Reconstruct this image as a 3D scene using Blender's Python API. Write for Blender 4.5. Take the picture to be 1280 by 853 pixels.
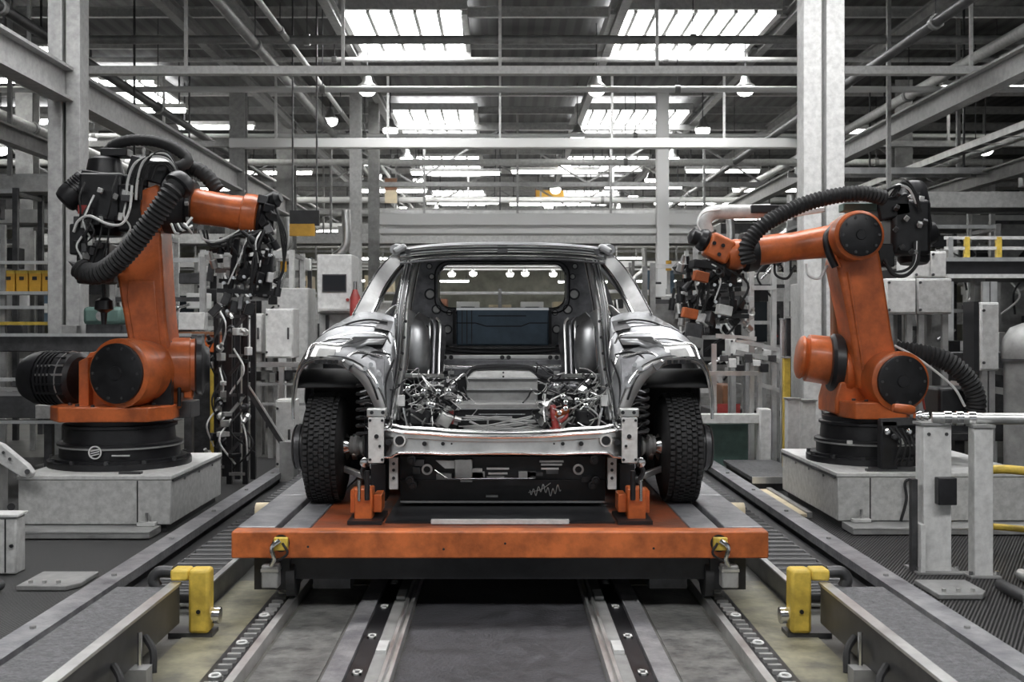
import bpy, math, random
from mathutils import Vector, Matrix
for o in list(bpy.data.objects): bpy.data.objects.remove(o)
SC = bpy.context.scene; COL = SC.collection
R = random.Random(7)
F = 1387.0; CX = 625.0; CY = 408.0; CAMZ = 1.13     # focal length and vanishing point in pixels of a 1280 wide frame
# ---------------------------------------------------------------- camera, world, exposure
cd = bpy.data.cameras.new('camera'); cam = bpy.data.objects.new('camera', cd); COL.objects.link(cam)
cam.location = (0, 0, CAMZ); cam.rotation_euler = (math.pi/2, 0, 0)
cd.sensor_width = 36; cd.lens = F/1280*36; cd.shift_x = (640-CX)/1280; cd.shift_y = -(426.5-CY)/1280
cd.clip_end = 200; cd.dof.use_dof = True; cd.dof.focus_distance = 5.8; cd.dof.aperture_fstop = 6.5
SC.camera = cam
SC.view_settings.view_transform = 'Standard'; SC.view_settings.look = 'None'
SC.view_settings.gamma = 1; SC.view_settings.use_curve_mapping = False
SC.view_settings.exposure = 0.15
SKYLIGHT = 12.0; LAMP = 14.0
w = bpy.data.worlds.new('world'); SC.world = w; w.use_nodes = True
w.node_tree.nodes['Background'].inputs[0].default_value = (0.93, 0.97, 1.0, 1)
w.node_tree.nodes['Background'].inputs[1].default_value = 0.34

# ---------------------------------------------------------------- materials
def mat(name, c, rough=.5, metal=0.0, noise=0.0, scale=8.0, bump=0.0, bscale=60.0, emit=0, spec=.5, c2=None, coat=0):
    m = bpy.data.materials.new(name); m.use_nodes = True
    nt = m.node_tree; b = nt.nodes['Principled BSDF']
    b.inputs['Base Color'].default_value = (*c, 1); b.inputs['Roughness'].default_value = rough
    b.inputs['Metallic'].default_value = metal; b.inputs['Specular IOR Level'].default_value = spec
    b.inputs['Coat Weight'].default_value = coat
    if emit:
        b.inputs['Emission Color'].default_value = (*c, 1); b.inputs['Emission Strength'].default_value = emit
    if noise or c2 or bump:
        tc = nt.nodes.new('ShaderNodeTexCoord')
        if noise or c2:
            n = nt.nodes.new('ShaderNodeTexNoise'); n.inputs['Scale'].default_value = scale
            n.inputs['Detail'].default_value = 8; n.inputs['Roughness'].default_value = .65
            nt.links.new(tc.outputs['Object'], n.inputs['Vector'])
            r = nt.nodes.new('ShaderNodeValToRGB'); k = noise
            lo = c2 if c2 else tuple(max(0, x*(1-k)) for x in c); hi = c if c2 else tuple(min(1, x*(1+k)) for x in c)
            r.color_ramp.elements[0].position = .36; r.color_ramp.elements[0].color = (*lo, 1)
            r.color_ramp.elements[1].position = .64; r.color_ramp.elements[1].color = (*hi, 1)
            nt.links.new(n.outputs['Fac'], r.inputs['Fac']); nt.links.new(r.outputs['Color'], b.inputs['Base Color'])
            mr = nt.nodes.new('ShaderNodeMapRange'); mr.inputs['To Min'].default_value = max(.05, rough-.1); mr.inputs['To Max'].default_value = min(1, rough+.12)
            nt.links.new(n.outputs['Fac'], mr.inputs['Value']); nt.links.new(mr.outputs['Result'], b.inputs['Roughness'])
        if bump:
            n2 = nt.nodes.new('ShaderNodeTexNoise'); n2.inputs['Scale'].default_value = bscale; n2.inputs['Detail'].default_value = 4
            nt.links.new(tc.outputs['Object'], n2.inputs['Vector'])
            bp = nt.nodes.new('ShaderNodeBump'); bp.inputs['Strength'].default_value = bump; bp.inputs['Distance'].default_value = .01
            nt.links.new(n2.outputs['Fac'], bp.inputs['Height']); nt.links.new(bp.outputs['Normal'], b.inputs['Normal'])
    return m
def wave_mat(name, c, c2, scale, rough=.5, metal=0.0, axis='X', bump=.5, ang=0):
    m = mat(name, c, rough, metal); nt = m.node_tree; b = nt.nodes['Principled BSDF']
    tc = nt.nodes.new('ShaderNodeTexCoord'); mp = nt.nodes.new('ShaderNodeMapping'); mp.inputs['Rotation'].default_value = (0, 0, ang)
    wv = nt.nodes.new('ShaderNodeTexWave'); wv.bands_direction = axis; wv.inputs['Scale'].default_value = scale
    wv.inputs['Distortion'].default_value = 0
    nt.links.new(tc.outputs['Object'], mp.inputs['Vector']); nt.links.new(mp.outputs['Vector'], wv.inputs['Vector'])
    r = nt.nodes.new('ShaderNodeValToRGB'); r.color_ramp.elements[0].color = (*c2, 1); r.color_ramp.elements[1].color = (*c, 1)
    r.color_ramp.elements[0].position = .3; r.color_ramp.elements[1].position = .55
    nt.links.new(wv.outputs['Fac'], r.inputs['Fac']); nt.links.new(r.outputs['Color'], b.inputs['Base Color'])
    bp = nt.nodes.new('ShaderNodeBump'); bp.inputs['Strength'].default_value = bump; bp.inputs['Distance'].default_value = .01
    nt.links.new(wv.outputs['Fac'], bp.inputs['Height']); nt.links.new(bp.outputs['Normal'], b.inputs['Normal'])
    return m
M = dict(
    orange=mat('orange_paint', (.50, .118, .030), .36, noise=.36, scale=5, bump=.06, coat=.15),
    orange_deck=mat('worn_orange_paint', (.48, .125, .034), .42, noise=.4, scale=7, bump=.15, bscale=40),
    grey=mat('light_grey_paint', (.49, .49, .48), .5, noise=.17, scale=26, bump=.08),
    pale=mat('pale_grey_paint', (.62, .62, .61), .45, noise=.14, scale=22),
    mid=mat('mid_grey_steel', (.30, .30, .295), .45, .2, noise=.25, scale=7),
    column=mat('grey_column_paint', (.34, .34, .335), .5, noise=.18, scale=16),
    dark=mat('dark_steel', (.075, .075, .078), .4, .4, noise=.35, scale=9),
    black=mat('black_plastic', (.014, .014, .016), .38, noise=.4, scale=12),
    rubber=mat('black_rubber', (.022, .022, .023), .7, noise=.3, scale=20),
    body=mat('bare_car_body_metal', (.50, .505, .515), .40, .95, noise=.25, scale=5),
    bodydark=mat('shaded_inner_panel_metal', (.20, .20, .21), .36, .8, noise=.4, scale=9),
    fender=mat('bare_fender_metal', (.36, .365, .375), .46, .95, noise=.3, scale=7),
    decktop=mat('scuffed_shaded_orange_deck', (.36, .085, .028), .45, c2=(.15, .055, .032), scale=6, bump=.2, bscale=40),  # scuffed orange, with the car's shade on the deck mixed into the colour
    alu=mat('brushed_aluminium', (.72, .72, .71), .34, .9, noise=.15, scale=8),
    chrome=mat('bright_steel', (.85, .85, .85), .18, 1.0),
    yellow=mat('yellow_paint', (.62, .44, .07), .5, noise=.3, scale=9),
    amber=mat('amber_plastic', (.62, .34, .04), .5, noise=.2, scale=4),
    cream=mat('cream_card', (.70, .60, .42), .6, noise=.2, scale=3),
    pink=mat('faded_red_card', (.55, .25, .16), .6, noise=.2, scale=3),
    red=mat('dark_red_plastic', (.34, .05, .045), .4, noise=.2, scale=9),
    blue=mat('steel_blue_panel', (.115, .165, .215), .32, .35, noise=.22, scale=5),
    white=mat('white_paint', (.80, .80, .79), .45),
    whitewire=mat('white_cable_sheath', (.78, .78, .77), .4),
    floortile=mat('worn_floor_plate', (.24, .24, .23), .4, .3, c2=(.10, .10, .10), scale=12, bump=.3, bscale=40),
    concrete=mat('grey_concrete', (.12, .118, .108), .5, noise=.35, scale=5, bump=.2, bscale=30),
    sandfloor=mat('stained_yellowish_concrete', (.30, .28, .19), .5, c2=(.12, .115, .09), scale=7, bump=.2, bscale=30),
    lane=mat('dark_lane_steel', (.085, .085, .095), .42, .25, c2=(.04, .04, .043), scale=10, bump=.4, bscale=90),
    plate=mat('grey_tread_plate', (.20, .20, .21), .5, .35, c2=(.08, .08, .085), scale=55, bump=.9, bscale=110),
    deckplate=mat('scuffed_deck_plate', (.44, .44, .45), .36, .5, c2=(.22, .22, .24), scale=9, bump=.25, bscale=60),
    grating=wave_mat('floor_grating', (.085, .085, .085), (.012, .012, .012), 22.0, .5, .4, 'X', .8, .5),
    roofdeck=wave_mat('ribbed_roof_deck', (.085, .085, .085), (.045, .045, .045), 1.6, .6, .1, 'X', .5),
    wall=mat('hall_wall', (.38, .38, .32), .7, noise=.3, scale=1.2),
    pillar=mat('zinc_coated_metal', (.62, .62, .62), .42, .55, noise=.15, scale=9),
    screen=mat('dark_screen', (.02, .025, .03), .15),
    skylight=mat('skylight_pane', (1, 1, 1), .4, emit=SKYLIGHT),
    lamp=mat('lamp_glow', (1, .99, .95), .4, emit=LAMP),
    green=mat('dull_green_panel', (.10, .17, .15), .5, noise=.2),
    brown=mat('brown_panel', (.22, .10, .05), .5, noise=.3, scale=3),
)
# ---------------------------------------------------------------- helpers
def S(px, py, Y):                                # the place at depth Y metres on the sight line to a pixel of the photograph
    return Vector(((px-CX)/F*Y, Y, CAMZ-(py-CY)/F*Y))
def cat_rom(P, res=6, closed=False):
    P = [Vector(p) for p in P]; n = len(P); out = []
    if n < 3: return P
    rng = range(n) if closed else range(n-1)
    for i in rng:
        p0 = P[(i-1) % n] if (closed or i > 0) else P[0]*2-P[1]
        p1, p2 = P[i], P[(i+1) % n]
        p3 = P[(i+2) % n] if (closed or i+2 < n) else P[-1]*2-P[-2]
        for k in range(res):
            t = k/res
            out.append(.5*((2*p1)+(p2-p0)*t+(2*p0-5*p1+4*p2-p3)*t*t+(3*p1-p0-3*p2+p3)*t**3))
    if not closed: out.append(P[-1])
    return out
def frame(d, up=Vector((0, 0, 1))):
    d = Vector(d).normalized()
    if abs(d.dot(up)) > .98: up = Vector((0, 1, 0))
    a = d.cross(up).normalized(); return d, a, a.cross(d).normalized()
class MB:
    def __init__(s): s.v = []; s.f = []; s.m = []; s.cur = 0
    def add(s, vs, fs):
        b = len(s.v); s.v += [Vector(v) for v in vs]
        for f in fs: s.f.append([b+i for i in f]); s.m.append(s.cur)
        return s
    def box(s, x0, x1, y0, y1, z0, z1):
        x0, x1 = sorted((x0, x1)); y0, y1 = sorted((y0, y1)); z0, z1 = sorted((z0, z1))
        return s.add([(x0,y0,z0),(x1,y0,z0),(x1,y1,z0),(x0,y1,z0),(x0,y0,z1),(x1,y0,z1),(x1,y1,z1),(x0,y1,z1)],
              [(0,3,2,1),(4,5,6,7),(0,1,5,4),(1,2,6,5),(2,3,7,6),(3,0,4,7)])
    def obox(s, c, size, rot=(0, 0, 0)):
        m = Matrix.Rotation(rot[2], 3, 'Z') @ Matrix.Rotation(rot[1], 3, 'Y') @ Matrix.Rotation(rot[0], 3, 'X')
        t = MB().box(*[q*k/2 for k in size for q in (-1, 1)])
        return s.add([m @ v+Vector(c) for v in t.v], t.f)
    def beam(s, p0, p1, wd, h, up=Vector((0, 0, 1))):
        p0, p1 = Vector(p0), Vector(p1); d, a, u = frame(p1-p0, up); vs = []
        for p in (p0, p1):
            for i, j in ((-1,-1),(1,-1),(1,1),(-1,1)): vs.append(p+a*i*wd/2+u*j*h/2)
        return s.add(vs, [(0,3,2,1)[::-1],(4,5,6,7)[::-1],(0,1,5,4)[::-1],(1,2,6,5)[::-1],(2,3,7,6)[::-1],(3,0,4,7)[::-1]])
    def ibeam(s, p0, p1, h, wd, tf=.02, tw=.015, up=Vector((0, 0, 1))):
        d, a, u = frame(Vector(p1)-Vector(p0), up)
        s.beam(Vector(p0)+u*(h/2-tf/2), Vector(p1)+u*(h/2-tf/2), wd, tf, up)
        s.beam(Vector(p0)-u*(h/2-tf/2), Vector(p1)-u*(h/2-tf/2), wd, tf, up)
        return s.beam(p0, p1, tw, h-2*tf+.002, up)
    def lathe(s, p0, d, prof, n=24, cap=True):    # prof: (distance along the axis, radius)
        p0 = Vector(p0); d, a, u = frame(d); vs = []; fs = []
        for t, r in prof:
            for k in range(n):
                q = 2*math.pi*k/n; vs.append(p0+d*t+a*r*math.cos(q)+u*r*math.sin(q))
        for i in range(len(prof)-1):
            for k in range(n):
                k2 = (k+1) % n; fs.append((i*n+k, i*n+k2, (i+1)*n+k2, (i+1)*n+k))
        if cap: fs.append(tuple(range(n))[::-1]); fs.append(tuple((len(prof)-1)*n+k for k in range(n)))
        return s.add(vs, fs)
    def cyl(s, p0, p1, r0, r1=None, n=20):
        p0, p1 = Vector(p0), Vector(p1); r1 = r0 if r1 is None else r1
        return s.lathe(p0, p1-p0, [(0, r0), ((p1-p0).length, r1)], n)
    def tube(s, pts, r, n=8, res=6, spline=True, closed=False, corr=0, pitch=None):
        P = cat_rom(pts, res, closed) if spline else [Vector(p) for p in pts]
        if pitch:                                   # resample at a fixed pitch, for corrugated hoses
            L = [0]
            for i in range(1, len(P)): L.append(L[-1]+(P[i]-P[i-1]).length)
            cnt = max(4, int(L[-1]/pitch)); Q = []; j = 0
            for k in range(cnt+1):
                t = L[-1]*k/cnt
                while j < len(P)-2 and L[j+1] < t: j += 1
                q = (t-L[j])/max(1e-9, L[j+1]-L[j]); Q.append(P[j].lerp(P[j+1], q))
            P = Q
        N = len(P); vs = []; fs = []; a = None
        for i, p in enumerate(P):
            d = (P[(i+1) % N] if (closed or i < N-1) else P[i])-(P[i-1] if (closed or i > 0) else P[i])
            d = d.normalized() if d.length > 1e-9 else Vector((1, 0, 0))
            if a is None: _, a, u = frame(d)
            else:
                a = a-d*a.dot(d)
                a = a.normalized() if a.length > 1e-6 else frame(d)[1]
                u = a.cross(d)
            rr = r*(1+(corr if i % 2 else -corr))
            for k in range(n):
                q = 2*math.pi*k/n; vs.append(p+a*rr*math.cos(q)+u*rr*math.sin(q))
        for i in range(N if closed else N-1):
            i2 = (i+1) % N
            for k in range(n):
                k2 = (k+1) % n; fs.append((i*n+k, i2*n+k, i2*n+k2, i*n+k2))
        if not closed: fs.append(tuple(range(n))); fs.append(tuple((N-1)*n+k for k in range(n))[::-1])
        return s.add(vs, fs)
    def prism(s, poly, ext):                        # a 3D outline pushed along a vector
        P = [Vector(p) for p in poly]; e = Vector(ext); n = len(P)
        nrm = Vector((0, 0, 0))
        for i in range(n): nrm += P[i].cross(P[(i+1) % n])
        if nrm.dot(e) > 0: P.reverse()
        vs = P+[p+e for p in P]
        return s.add(vs, [tuple(range(n)), tuple(n+i for i in range(n))[::-1]]+[((i+1) % n, i, n+i, n+(i+1) % n) for i in range(n)])
    def ring(s, outer, inner, ext):                 # plate with an opening: two loops of equal length, pushed along a vector
        e = Vector(ext); n = len(outer); O = [Vector(p) for p in outer]; I = [Vector(p) for p in inner]
        vs = O+I+[p+e for p in O]+[p+e for p in I]; fs = []
        for i in range(n):
            j = (i+1) % n
            fs += [(i, j, n+j, n+i), (2*n+i, 3*n+i, 3*n+j, 2*n+j), (i, 2*n+i, 2*n+j, j), (n+i, n+j, 3*n+j, 3*n+i)]
        return s.add(vs, fs)
    def grid(s, rows):
        n = len(rows[0]); vs = [p for r in rows for p in r]
        return s.add(vs, [(i*n+k, i*n+k+1, (i+1)*n+k+1, (i+1)*n+k) for i in range(len(rows)-1) for k in range(n-1)])
    def build(s, name, material, parent=None, bev=0, thick=0, sub=0, ang=38, base=None, fixn=True):
        me = bpy.data.meshes.new(name); b = Vector((0, 0, 0))
        root = parent
        while root is not None and root.parent is not None: root = root.parent
        if root is not None: b = root.location
        elif base is not None: b = Vector(base)
        me.from_pydata([tuple(v-b) for v in s.v], [], s.f)
        for m_ in (material if isinstance(material, (list, tuple)) else [material]): me.materials.append(m_)
        me.polygons.foreach_set('material_index', s.m); me.update()
        if fixn:
            import bmesh
            bm = bmesh.new(); bm.from_mesh(me); bmesh.ops.recalc_face_normals(bm, faces=bm.faces); bm.to_mesh(me); bm.free()
        me.polygons.foreach_set('use_smooth', [True]*len(me.polygons)); me.set_sharp_from_angle(angle=math.radians(ang))
        o = bpy.data.objects.new(name, me); COL.objects.link(o)
        if parent is not None: o.parent = parent
        else: o.location = b
        if sub:
            q = o.modifiers.new('sub', 'SUBSURF'); q.levels = sub; q.render_levels = sub
        if thick:
            q = o.modifiers.new('thick', 'SOLIDIFY'); q.thickness = thick; q.offset = 0
        if bev:
            q = o.modifiers.new('bev', 'BEVEL'); q.width = bev; q.segments = 2; q.limit_method = 'ANGLE'; q.angle_limit = math.radians(40)
        return o
LABELS = set()
def tag(o, label, cat, group=None, kind=None):
    o['label'] = label; o['category'] = cat
    if group: o['group'] = group
    if kind: o['kind'] = kind
    if label in LABELS and not group: print('DUPLICATE LABEL', label)
    LABELS.add(label); return o
def thing(name, loc, label, cat, group=None, kind=None):
    o = bpy.data.objects.new(name, None); o.empty_display_size = .1; COL.objects.link(o); o.location = loc
    bpy.context.view_layer.update() if False else None
    return tag(o, label, cat, group, kind)
def lab(o, text): o['label'] = text; return o
def struct(mb, name, m, label=None, cat=None, **k):
    o = mb.build(name, m, **k); o['kind'] = 'structure'
    if label: o['label'] = label; o['category'] = cat
    return o
def copy_tree(o, parent=None):
    c = o.copy(); COL.objects.link(c)
    if parent is not None: c.parent = parent
    for ch in list(o.children): copy_tree(ch, c)
    return c
ORD = ['nearest', 'second', 'third', 'fourth', 'fifth', 'sixth', 'seventh', 'eighth', 'ninth', 'tenth', 'eleventh', 'twelfth', 'thirteenth']
# ================================================================ the hall
YB = 44.0; ROOF = 4.9
struct(MB().box(-17, 17, -8, YB, -.2, 0), 'floor', M['concrete'])
struct(MB().box(-17, 17, -8, YB, ROOF, ROOF+.15), 'ceiling', M['roofdeck'])
struct(MB().box(-17, 17, YB, YB+.2, -.2, ROOF+.15), 'wall_back', M['wall'])
struct(MB().box(-17.2, -17, -8, YB, -.2, ROOF+.15), 'wall_left', M['wall'])
struct(MB().box(17, 17.2, -8, YB, -.2, ROOF+.15), 'wall_right', M['wall'])
# floor finishes that belong to the ground
struct(MB().box(-.335, .335, -2, 26, 0, .006), 'floor_lane', M['lane'])
for n_, s in enumerate((-1, 1)):
    struct(MB().box(s*.58, s*.80, -2, 26, 0, .004), 'trim_%d' % (n_+1), M['floortile'])
    struct(MB().box(s*.95, s*1.15, -2, 4.9, 0, .005), 'trim_%d' % (n_+3), M['sandfloor'])
    struct(MB().box(s*1.75, s*5.2, 2.2, 9.5, 0, .007), 'trim_%d' % (n_+5), M['grating'])
    struct(MB().box(s*.345, s*.95, 4.82, 5.05, .001, .007), 'trim_%d' % (n_+7), M['sandfloor'])
# roof trusses
ty = [10.6+4.25*i for i in range(8)]
for i, Y in enumerate(ty):
    mb = MB(); mb.beam((-16.9, Y, 3.57), (16.9, Y, 3.57), .10, .075); mb.beam((-16.9, Y, 4.55), (16.9, Y, 4.55), .10, .09)
    x = -16.5; k = 0
    while x < 16:
        z0, z1 = (3.6, 4.52) if k % 2 == 0 else (4.52, 3.6)
        mb.beam((x, Y, z0), (x+(1.5 if i > 1 else 0), Y, z1), .03, .03, Vector((0, 1, 0))); x += 1.5; k += 1
    struct(mb, 'roof_truss_beam', M['pale' if i in (0, 1) else 'column'], ORD[i]+' roof truss running across the hall' if i else 'roof truss running across the hall just above the robots', 'roof truss')
for i in range(22):                                   # purlins under the deck
    Y = 8.4+1.45*i
    struct(MB().ibeam((-16.9, Y, 4.74), (16.9, Y, 4.74), .12, .06, .015, .012), 'purlin_beam', M['column' if i % 3 else 'pale'])
for x, z in ((-6.2, 4.5), (-3.4, 4.42), (-2.9, 4.64), (-1.85, 4.6), (1.33, 4.6), (3.3, 4.66), (4.6, 4.5), (6.4, 4.5)):
    struct(MB().ibeam((x, 6.5, z), (x, 43.8, z), .15, .10, .02, .015), 'rafter_beam', M['mid' if abs(x) > 2 else 'column'])
# columns
def pair_column(x, Y, wd, name, label, m, top=4.55, gap=.03):
    mb = MB(); a = (wd-gap)/2
    mb.box(x-wd/2, x-wd/2+a, Y-.10, Y+.10, 0, top); mb.box(x+wd/2-a, x+wd/2, Y-.10, Y+.10, 0, top); mb.box(x-gap/2-.005, x+gap/2+.005, Y+.02, Y+.06, 0, top)
    mb.box(x-wd/2-.08, x+wd/2+.08, Y-.16, Y+.16, 0, .02)
    return struct(mb, name, m, label, 'column', bev=.006)
def h_column(x, Y, wd, label, m, top=4.55):
    mb = MB().ibeam((x, Y, 0), (x, Y, top), wd, wd, .016, .012, Vector((0, 1, 0))); mb.box(x-wd*.8, x+wd*.8, Y-wd*.8, Y+wd*.8, 0, .02)
    return struct(mb, 'steel_column', m, label, 'column')
pair_column(-3.5, 9.0, .26, 'steel_column', 'grey steel column behind the robot arm with the thick ribbed hose', M['column'])
pair_column(2.6, 9.0, .33, 'steel_column', 'broad light grey column behind the robot arm whose elbow disc faces out', M['pale'], gap=.04)
h_column(-3.5, 14.85, .20, 'grey column at the far end of the wide crane girder', M['column'])
h_column(-3.5, 18.2, .28, 'wide grey column beyond the crane girder', M['mid'])
h_column(-2.08, 16.0, .16, 'pale slender column beside the machine with the black screen', M['pale'])
h_column(-1.93, 17.0, .16, 'darker slender column beside the pale one', M['mid'])
h_column(2.34, 16.0, .17, 'pale column carrying the end of the white cross girder', M['white'])
for i, x in enumerate((-6.6, -9.5, 5.6, 8.8)):
    h_column(x, 15.5+i % 2*5, .24, ['grey column behind the yellow crates', 'far column near the outer wall behind the yellow crates', 'grey column beyond the mezzanine rail', 'far column beyond the mezzanine near the outer wall'][i], M['mid'])
# girders
struct(MB().ibeam((-3.5, 6.2, 3.07), (-3.5, 21, 3.07), .27, .16, .025, .02), 'crane_beam', M['column'], 'wide crane girder running away over the robot arm with ribbed hose', 'girder')
struct(MB().ibeam((-4.75, 6.2, 2.98), (-4.75, 24, 2.98), .18, .12, .02, .015), 'crane_beam', M['mid'], 'narrow girder outside the wide crane girder', 'girder')
struct(MB().ibeam((4.3, 7.5, 3.3), (4.3, 24, 3.3), .22, .14, .02, .015), 'crane_beam', M['column'], 'crane girder running away behind the broad light column', 'girder')
struct(MB().ibeam((5.3, 6.2, 2.75), (5.3, 24, 2.75), .16, .12, .02, .015), 'crane_beam', M['mid'], 'lower narrow girder beyond the broad light column', 'girder')
mb = MB().box(-1.75, 2.9, 16.1, 16.35, 2.60, 2.77); mb.box(-1.75, 2.9, 16.05, 16.4, 2.47, 2.545); mb.box(-1.7, 2.85, 16.2, 16.3, 2.5, 2.65)
struct(mb, 'cross_beam', M['white'], 'white double cross girder above the car roof', 'girder', bev=.008)
struct(MB().box(-3.6, 4.4, 14.72, 14.85, 3.50, 3.63), 'cross_beam', M['white'], 'long white cross beam under the second truss', 'girder', bev=.01)

# skylights: row nearest first
def skylight(x0, x1, Y0, Y1, z, label, npane):
    t = thing('skylight', ((x0+x1)/2, (Y0+Y1)/2, z), label, 'skylight', 'roof skylights')
    fr = MB(); fr.box(x0-.06, x1+.06, Y0-.06, Y0, z+.015, z+.12); fr.box(x0-.06, x1+.06, Y1, Y1+.06, z-.10, z+.12)
    fr.box(x0-.06, x0, Y0, Y1, z-.03, z+.12); fr.box(x1, x1+.06, Y0, Y1, z-.03, z+.12)
    dx = (x1-x0)/npane
    for k in range(1, npane): fr.box(x0+k*dx-.022, x0+k*dx+.022, Y0, Y1, z-.01, z+.05)
    fr.build('skylight_frame', M['pale'], t)
    for k in range(npane): MB().box(x0+k*dx+.023, x0+(k+1)*dx-.023, Y0, Y1, z+.02, z+.03).build('pane', M['skylight'], t)
rows = [(12.45, 14.15), (18.2, 20.1), (23.2, 24.6), (27.8, 29.2), (32.4, 33.8)]
for i, (a, b) in enumerate(rows):
    skylight(-1.75, -.43, a, b, 4.66, 'skylight over the line, narrow one of the %s row from the front' % (['first']+ORD[1:])[i], 5)
    skylight(1.30, 3.1, a, b, 4.66, 'skylight over the line, wide one of the %s row from the front' % (['first']+ORD[1:])[i], 8)
for a in (6.6, .8):  # unseen skylights out of frame, added to light the foreground
    for x0, x1, nm in ((-4.2, -.4, 'narrow'), (.6, 4.4, 'wide')):
        skylight(x0, x1, a, a+1.3, 4.66, 'unseen skylight added overhead for light, nearer than all roof trusses, %s one %s' % (nm, 'above the robots' if a > 3 else 'before the yellow stops'), 6)
for i, (x0, x1, a) in enumerate(((-9.5, -7.5, 13), (-9.5, -7.5, 19), (-9.5, -7.5, 25), (-6, -5, 16))):
    skylight(x0, x1, a, a+1.5, 4.66, 'side aisle skylight, %s' % ['beyond the wide crane girder, nearest', 'beyond the wide crane girder, middle', 'beyond the wide crane girder, farthest', 'small one by the narrow girder'][i], 5)

# hanging high-bay lamps
def lamp(x, Y, z, label):
    t = thing('hanging_lamp', (x, Y, z), label, 'lamp', 'hanging hall lamps')
    MB().lathe((x, Y, z), (0, 0, 1), [(0, .115), (.02, .12), (.06, .07), (.14, .05), (.16, .02)], 16).build('lamp_shade', M['alu'], t)
    MB().lathe((x, Y, z-.10), (0, 0, 1), [(0, .05), (.02, .085), (.06, .108), (.099, .112)], 16).build('lamp_lens', M['lamp'], t)
    MB().cyl((x, Y, z+.155), (x, Y, ROOF), .008, n=6).build('hanging_rod', M['dark'], t)
def lamp_rows():
    for i, x in enumerate((-2.2, -1.45, -.8, .3, .75, 1.6)): lamp(x, 33.0+.4*(i % 2), 2.72, 'low white lamp seen through the car window opening, %s from the darker slender column' % (['first']+ORD[1:])[i])
    for xr, nm in ((-1.65, 'row beside the narrow skylights'), (1.2, 'middle row'), (3.05, 'row beside the wide skylights'), (-2.6, 'row inside the wide crane girder')):
        for i in range(9):
            Y = 13.8+2.9*i if xr != -2.6 else 17+2.1*i
            if abs(xr-1.2) < .1: Y = 13.8+3.4*i
            lamp(xr, Y, 4.1 if xr != -2.6 else 4.3, 'white hanging lamp, %s of the %s' % (ORD[i], nm))
lamp_rows()
for i in range(6):
    lamp(-7.2, 12.5+3.5*i, 3.7, 'white hanging lamp, %s over the aisle with yellow crates' % ORD[i]); lamp(7.0, 12.5+3.5*i, 3.7, 'white hanging lamp, %s over the aisle beyond the mezzanine' % ORD[i])

# fluorescent strips, ducts, pipes and trays under the roof
def strip_light(x0, x1, Y, z, label):
    t = thing('strip_light', ((x0+x1)/2, Y, z), label, 'strip light', 'far strip lights')
    MB().box(x0, x1, Y-.07, Y+.07, z+.04, z+.10).build('housing', M['pale'], t)
    MB().cyl((x0+.03, Y, z+.02), (x1-.03, Y, z+.02), .035, n=10).build('tube', M['lamp'], t)
    MB().box(x0+.1, x0+.12, Y-.01, Y+.01, z+.1, ROOF).build('hanger', M['dark'], t); MB().box(x1-.12, x1-.1, Y-.01, Y+.01, z+.1, ROOF).build('hanger', M['dark'], t)
q = 0
for Y, z in ((21.0, 4.0), (22.5, 3.85), (25.4, 3.9), (27, 3.7), (30.2, 3.7), (34, 3.6), (38, 3.4), (40.5, 2.7)):
    for x in ((-5.6, -2.2, 2.8, 5.4) if q % 2 else (-4.4, -1.0, .9, 4.2)):
        strip_light(x-.7, x+.7+R.random()*.5, Y, z+R.random()*.1, 'white strip light hung %.0f metres back, %s' % (Y, {-5.6:'over the crate aisle', -2.2:'above the slender columns', 2.8:'above the pale column', 5.4:'over the mezzanine', -4.4:'by the crane girder', -1.0:'just off the lane centre', .9:'on the far side of lane centre', 4.2:'behind the broad column'}[x]))
    q += 1
for i, (x0, x1, Y, z) in enumerate(((-6.9, -5.1, 12.6, 4.25), (-7.2, -5.2, 14.4, 4.3), (-6.2, -4.4, 15.6, 4.15), (-5.0, -3.8, 17.2, 4.2), (-8.5, -6.5, 16.8, 4.0), (5.8, 7.0, 14.6, 4.25), (4.8, 6.0, 17.0, 4.1))):
    strip_light(x0, x1, Y, z, 'bright strip light in the %s bay, %s' % ('narrow girder' if i < 5 else 'mezzanine', ('nearest' if i in (0, 5) else ORD[i if i < 5 else i-5])))
def pipe(p0, p1, r, m, label, name='overhead_pipe', hang=True, cat='pipe'):
    p0, p1 = Vector(p0), Vector(p1); t = thing(name, p0, label, cat)
    MB().cyl(p0, p1, r, n=10).build('pipe_run', M[m], t)
    L = (p1-p0).length; n = max(2, int(L/4))
    for k in range(n):
        p = p0.lerp(p1, (k+.5)/n); MB().lathe(p-(p1-p0).normalized()*.03, p1-p0, [(0, r*1.35), (.06, r*1.35)], 10).build('collar', M['mid'], t)
        if hang: MB().cyl(p+Vector((0, 0, r)), (p.x, p.y, ROOF), .006, n=6).build('hanger', M['dark'], t)
pipe((-8, 12.5, 3.80), (8, 12.5, 3.80), .035, 'white', 'white pipe across the hall behind the first truss')
pipe((-8, 13.4, 4.35), (8, 13.4, 4.35), .03, 'pale', 'thin pale pipe under the first skylights')
pipe((-8, 11.5, 4.1), (8, 11.5, 4.1), .045, 'mid', 'grey pipe close behind the first truss')
pipe((-8, 16.4, 3.95), (8, 16.4, 3.95), .03, 'white', 'white pipe over the white double girder')
pipe((-8, 17.7, 3.75), (8, 17.7, 3.75), .05, 'pale', 'pale thick pipe before the second skylights')
pipe((-8, 21.7, 3.6), (8, 21.7, 3.6), .06, 'white', 'white pipe behind the third truss')
pipe((-8, 26.2, 3.5), (8, 26.2, 3.5), .07, 'white', 'white pipe between fourth and fifth trusses')
pipe((-8, 31.2, 3.4), (8, 31.2, 3.4), .08, 'pale', 'pale pipe deep in the hall')
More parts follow.
